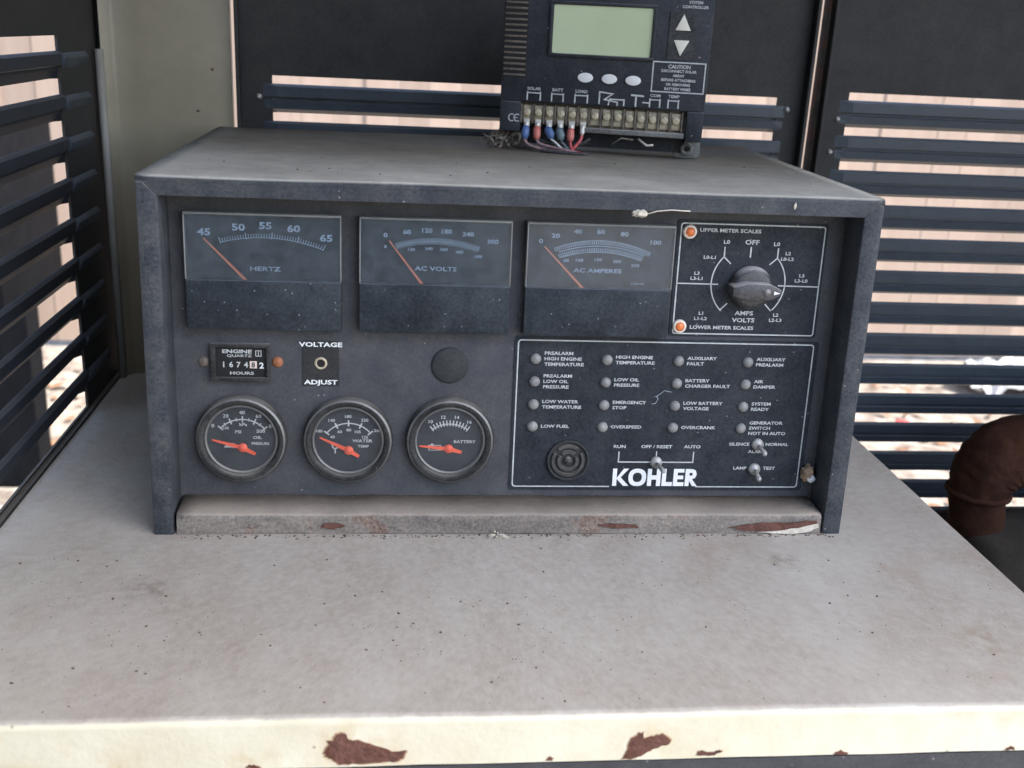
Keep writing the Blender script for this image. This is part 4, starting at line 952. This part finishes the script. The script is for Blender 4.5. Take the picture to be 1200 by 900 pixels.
L_.stroke([(104*mm, 47*mm), (114*mm, 46.6*mm)], 1.3*mm, z); L_.stroke([(108*mm, 46*mm), (108*mm, 38.4*mm)], 1.3*mm, z); L_.stroke([(113*mm, 42*mm), (119*mm, 41.8*mm)], .9*mm, z)
# CE mark
for ox in (0, 4.3):
    L_.stroke([((12.4+ox+2.5*math.cos(R(a)))*mm, (24.9+2.7*math.sin(R(a)))*mm) for a in range(55, 310, 25)], .75*mm, z)
L_.stroke([(14.4*mm, 24.9*mm), (17.0*mm, 24.9*mm)], .6*mm, z)
L_.build('lettering', M['white'], ctl, CM)
# terminal strip
tb = MB().box(19.4*mm, 147.2*mm, 20.4*mm, 36.6*mm, -.0198, -.0075).build('terminal_block', M['termb'], ctl, CM)
MB().box(70*mm, 147*mm, 16.6*mm, 20.2*mm, -.0195, -.0015).build('wire_ledge', M['ledge'], ctl, CM, bevel=.0006)
tm = MB(); tm.box(-3.5*mm, 3.5*mm, -6.2*mm, 6.2*mm, 0, .0022)
tm.lathe([(.0030, .0022), (.0030, .0042), (.0024, .0048), (0, .0048)], 14, (0, .8*mm, 0)); tm.box(-.5*mm, .5*mm, -1.6*mm, 3.2*mm, .0044, .00495)
tme = tm.mesh('terminal', M['term'], .0003)
dv = MB().box(-.6*mm, .6*mm, -7*mm, 7.4*mm, 0, .0052).mesh('divider', M['termb'])
for k in range(14): obj('terminal', tme, tb, T((23.9+8.92*k)*mm, 28.6*mm, -.0074))
for k in range(15): obj('divider', dv, tb, T((19.44+8.92*k)*mm, 28.4*mm, -.0074))
# lugs, sleeves and wires of the first six terminals
def wire(pts, rad, m): 
    P_ = [Vector(p)*mm for p in pts]; out = []
    for i in range(len(P_)-1):
        p0 = P_[max(0, i-1)]; p1 = P_[i]; p2 = P_[i+1]; p3 = P_[min(len(P_)-1, i+2)]
        for k in range(5):
            q = k/5; out.append(0.5*((2*p1)+(p2-p0)*q+(2*p0-5*p1+4*p2-p3)*q*q+(3*p1-p0-3*p2+p3)*q**3))
    out.append(P_[-1]); return MB().tube(out, rad*mm, 8).build('wire', M[m], ctl, CM)
specs = [('w_blue', 2.7, [(23.6, 9.5, 1.5), (26, 6, 3), (34, 3.4, 5), (45, 2, 7), (60, 1.6, 8)], 'w_mauve', 1.15),
         ('w_red', 2.6, [(33, 9.5, 1.5), (36, 6.5, 3), (44, 4.8, 4.5), (54, 3.6, 6), (66, 1.8, 7)], 'w_mauve', 1.2),
         ('w_blue', 3.0, [(44, 10.5, 1), (48, 8.2, 2.4), (53, 4.5, 4), (57, 1.8, 5.5)], 'w_white', .8),
         ('w_teal', 2.9, [(52, 10, 1), (55, 7, 2.2), (59, 3, 4), (62, 1.5, 5.6)], 'w_teal', .8),
         ('w_red', 2.5, [(59.6, 9.5, 1), (60.4, 6.5, 2.2), (63, 2.4, 4.2), (70, 1.5, 6)], 'w_red2', 1.1),
         ('w_white', 1.6, [(68.4, 15, 0), (67.6, 11, 1.4), (64, 6, 3), (61, 2.6, 4.4), (58, 1.6, 6)], 'w_red2', 1.2)]
for k, (sm_, sr, pts, wm, wr) in enumerate(specs):
    xx = 23.9+8.92*k; end = pts[0]
    lgm = MB(); lgm.box((xx-2.3)*mm, (xx+2.3)*mm, 18.6*mm, 24.4*mm, -.0044, -.0030); lgm.tube([Vector((xx, 21.5, -2.8))*mm, Vector((xx-.1, 18.2, -2.0))*mm], 1.7*mm, 10); lgm.build('lug', M['lug'], ctl, CM, bevel=.0002)
    MB().tube([Vector((xx-.1, 18.8, -2.2))*mm, Vector((xx-.2, 16.6, -1.4))*mm, Vector((end[0]+.1, end[1]+3, .6))*mm, Vector(end)*mm], [sr*.9*mm, sr*1.15*mm, sr*1.15*mm, sr*.85*mm], 12).build('crimp_sleeve', M[sm_], ctl, CM)
    wire(pts, wr, wm)
wire([(38, 2.0, 7.4), (50, 1.4, 9), (62, 1.3, 9.4), (74, 1.4, 9)], 1.3, 'w_black')
wire([(30, 10, -8), (44, 6, -8), (66, 7, -9), (74, 12, -10)], 1.6, 'w_black')
# small loose straws and fluff under the strip
for pts, rad, m in (([(92, 9, -6), (99, 14, -5), (108, 13, -6)], .7, 'dirt'), ([(112, 14, -6), (119, 9.5, -4), (124, 10.4, -4)], .9, 'pale')):
    P_ = [CMW @ (Vector(p)*mm) for p in pts]; b = MB().tube(P_, rad*mm, 6)
    o = b.build('straw', M[m]); tag(o, 'thin dry straw hanging under the row of terminals' if m == 'dirt' else 'pale curled fluff under the terminals near the bolted ear', 'straw')

# ------------------------------------------------------------------ small debris
def lump(name, m, c, rx, ry, rz, seed, sub=3, amp=.35, freq=1.6):
    bm = bmesh.new(); bmesh.ops.create_icosphere(bm, subdivisions=sub, radius=1.0)
    for v in bm.verts:
        d = 1+amp*mnoise.fractal(v.co*freq+Vector((seed*3.1, seed, 0)), 1.0, 2.0, 4)
        v.co = Vector((v.co.x*rx*d, v.co.y*ry*d, v.co.z*rz*d))+Vector(c)
    for f_ in bm.faces: f_.smooth = True
    me = bpy.data.meshes.new(name); bm.to_mesh(me); bm.free(); me.materials.append(m); return obj(name, me)
nb = MB(); rnd = random.Random(3)
cnt = CMW @ Vector((0.003, 0.0045, -.014))
for k in range(260):
    a = rnd.uniform(0, 2*math.pi); q = abs(rnd.gauss(0, 1)); p = cnt+u*(math.cos(a)*q*.0085)+ow*(math.sin(a)*q*.006)+Vector((0, 0, rnd.uniform(-.004, .0105)*max(.15, 1-q*.4)))
    p.z = max(p.z, H+0.0006)
    s_ = rnd.uniform(.0008, .0022); d = Vector((rnd.gauss(0, 1), rnd.gauss(0, 1), rnd.gauss(0, .6))).normalized(); e = d.orthogonal().normalized(); f_ = d.cross(e)
    L2 = rnd.choice((1, 1, 3.2)); vs = [p+d*s_*L2, p+e*s_*.7, p+f_*s_*.7, p-e*s_*.7, p-f_*s_*.7, p-d*s_*L2]
    nb.add(vs, [(0,1,2),(0,2,3),(0,3,4),(0,4,1),(5,2,1),(5,3,2),(5,4,3),(5,1,4)])
tag(nb.build('debris_clump', M['dirt']), 'crumbly brown dirt and fibre heap at the charge controller left foot', kind='stuff')
# grit on shelf and box top
gr = MB(); rnd = random.Random(11)
for k in range(420):
    if k < 330:
        x = rnd.uniform(-.31, .31); y = rnd.uniform(-.185, -.02)
        if rnd.random() < .45: x = rnd.gauss(-.10, .12); y = rnd.gauss(-.12, .035)
        x = max(-.315, min(.31, x)); y = max(-.186, min(-.012, y)); zb = 0.0002
    else:
        x = rnd.uniform(-.21, .22); y = rnd.uniform(.03, .16); zb = H+.0002
    s_ = rnd.choice((.0003, .0003, .0004, .0005, .0005, .0009)); a = rnd.uniform(0, 6.28); k1 = rnd.uniform(.5, 1.6)
    dx = Vector((math.cos(a), math.sin(a), 0))*s_*k1; dy = Vector((-math.sin(a), math.cos(a), 0))*s_; p = Vector((x, y, zb))
    gr.add([p+dx, p+dy, p-dx, p-dy, p+Vector((0, 0, s_*.8))], [(0,1,4),(1,2,4),(2,3,4),(3,0,4)])
for k in range(240):      # crumbs and dust gathered along the foot of the sill
    x = rnd.uniform(-.215, .225); y = -abs(rnd.gauss(0, .0028))-.0006; s_ = rnd.choice((.0004, .0005, .0008)); a = rnd.uniform(0, 6.28)
    dx = Vector((math.cos(a), math.sin(a), 0))*s_*1.5; dy = Vector((-math.sin(a), math.cos(a), 0))*s_; p = Vector((x, y, .0002))
    gr.add([p+dx, p+dy, p-dx, p-dy, p+Vector((0, 0, s_))], [(0,1,4),(1,2,4),(2,3,4),(3,0,4)])
tag(gr.build('grit', M['leaf']), 'fine dark grit scattered over the dusty shelf and box top', kind='stuff')
# fine dust roll along the box foot
# cocoon remains at the panel's lower right corner, cobweb under the top rim, tuft under the sill
cc = lump('insect_cocoon', M['tan'], tuple(PM @ Vector((.2115, .0345, .004))), .0042, .0050, .0060, 4, 3, .5, 2.2)
tag(cc, 'tan insect cocoon stuck in the lower right corner of the panel', 'cocoon')
fl = lump('cocoon_fluff', M['logo'], tuple(PM @ Vector((.0020, -.0030, .0075)) - PM @ Vector((0, 0, 0))), .0028, .0022, .0030, 9, 2, .5, 2.4); fl.parent = cc; fl.location = PM @ Vector((.2115, .0345, 0))-Vector((0, 0, 0))
cw = lump('web_tuft', M['pale'], (.0725, fy(.2165, -.0008), .2160), .0045, .0016, .0022, 6, 3, .7, 3.0)
tag(cw, 'pale cobweb tuft hanging from the top rim above the ammeter', 'cobweb')
cs_ = MB().tube([(.075, fy(.2165, -.0012), .2150), (.083, fy(.218, -.0012), .2176), (.092, fy(.219, -.0012), .2186), (.104, fy(.2185, -.0012), .2182)], .00045, 5); ob = cs_.build('web_strand', M['pale']); ob.parent = cw
tf = MB(); rnd = random.Random(5)
for k in range(16):
    a = rnd.uniform(0, 6.28); q = rnd.uniform(.004, .009)
    tf.tube([(-.009, -.004, .002), (-.009+math.cos(a)*q*.6, -.006, .003+math.sin(a)*q*.35), (-.009+math.cos(a)*q, -.007, max(.0006, .001+math.sin(a)*q*.5))], .00028, 4)
tag(tf.build('seed_tuft', M['pale']), 'wispy pale seed tuft caught at the foot of the sill', 'seed tuft')
dn = lump('droppings', M['pale'], (.1710, fy(.2225, -.0004), .2235), .0010, .0006, .0022, 2, 2, .4, 2)
tag(dn, 'small pale dropping stuck on the top rim near the right corner', 'dropping')

# ------------------------------------------------------------------ things outside
oc = empty('tool_cabinet', 'dark metal cabinet on a leg standing outside the left louvers', 'cabinet', (-1.2, 1.6, GZ))
QO = T(1.2, -1.6, -GZ)
MB().prism([(-1.9, -.30), (-1.9, -.16), (-.893, .085), (-.893, -.30)], 1.6, 2.0, lambda a, b, c: (a, c, b)).build('cabinet_body', M['cabinetd'], oc, QO, bevel=.004)
MB().box(-.955, -.860, 1.62, 1.70, GZ, -.302).build('cabinet_leg', M['cabinetd'], oc, QO)
for zz in (-.325, -.36, -.395, -.43, -.465, -.50, -.535, -.57, -.605, -.64):
    MB().box(-1.6, -.957, 1.64, 1.66, zz-.018, zz).build('dimming_bar', M['cabinetd'], oc, QO)  # dark bars added to dim the ground seen through the lower louvers
# crumpled white sheeting and a red scrap beyond the right louvers
bm = bmesh.new(); bmesh.ops.create_grid(bm, x_segments=40, y_segments=16, size=1.0)
for v in bm.verts:
    x, y = v.co.x, v.co.y
    v.co = Vector((2.12+x*.42, 2.40+y*.10, GZ+.07+.06*mnoise.fractal(Vector((x*4, y*2, 1)), 1, 2, 4)-.03*abs(y)))
me = bpy.data.meshes.new('sheeting'); bm.to_mesh(me); bm.free(); me.materials.append(M['sheetw'])
o = obj('plastic_sheeting', me); sol = o.modifiers.new('thick', 'SOLIDIFY'); sol.thickness = .003
tag(o, 'crumpled white plastic sheeting lying by the foot of the fence', 'sheeting')
tag(lump('red_scrap', M['redbit'], (1.335, 2.02, GZ+.02), (.022), .018, .012, 3, 3, .6, 2.5), 'small red scrap lying on the dirt beyond the right louvers', 'scrap')
lv = MB(); rnd = random.Random(21)
for k in range(1500):
    x = rnd.uniform(-1.2, 2.6); y = rnd.uniform(.5, 2.6); s_ = rnd.uniform(.008, .026); a = rnd.uniform(0, 6.28); tl = rnd.uniform(-.4, .4)
    d = Vector((math.cos(a), math.sin(a), tl))*s_; e = Vector((-math.sin(a), math.cos(a), rnd.uniform(-.4, .4)))*s_*.5; p = Vector((x, y, GZ+.006+abs(tl)*s_))
    lv.add([p+d, p+e, p-d, p-e], [(0, 1, 2, 3)])
tag(lv.build('leaf_litter', M['litter']), 'dry brown leaf litter over the dirt', kind='stuff')
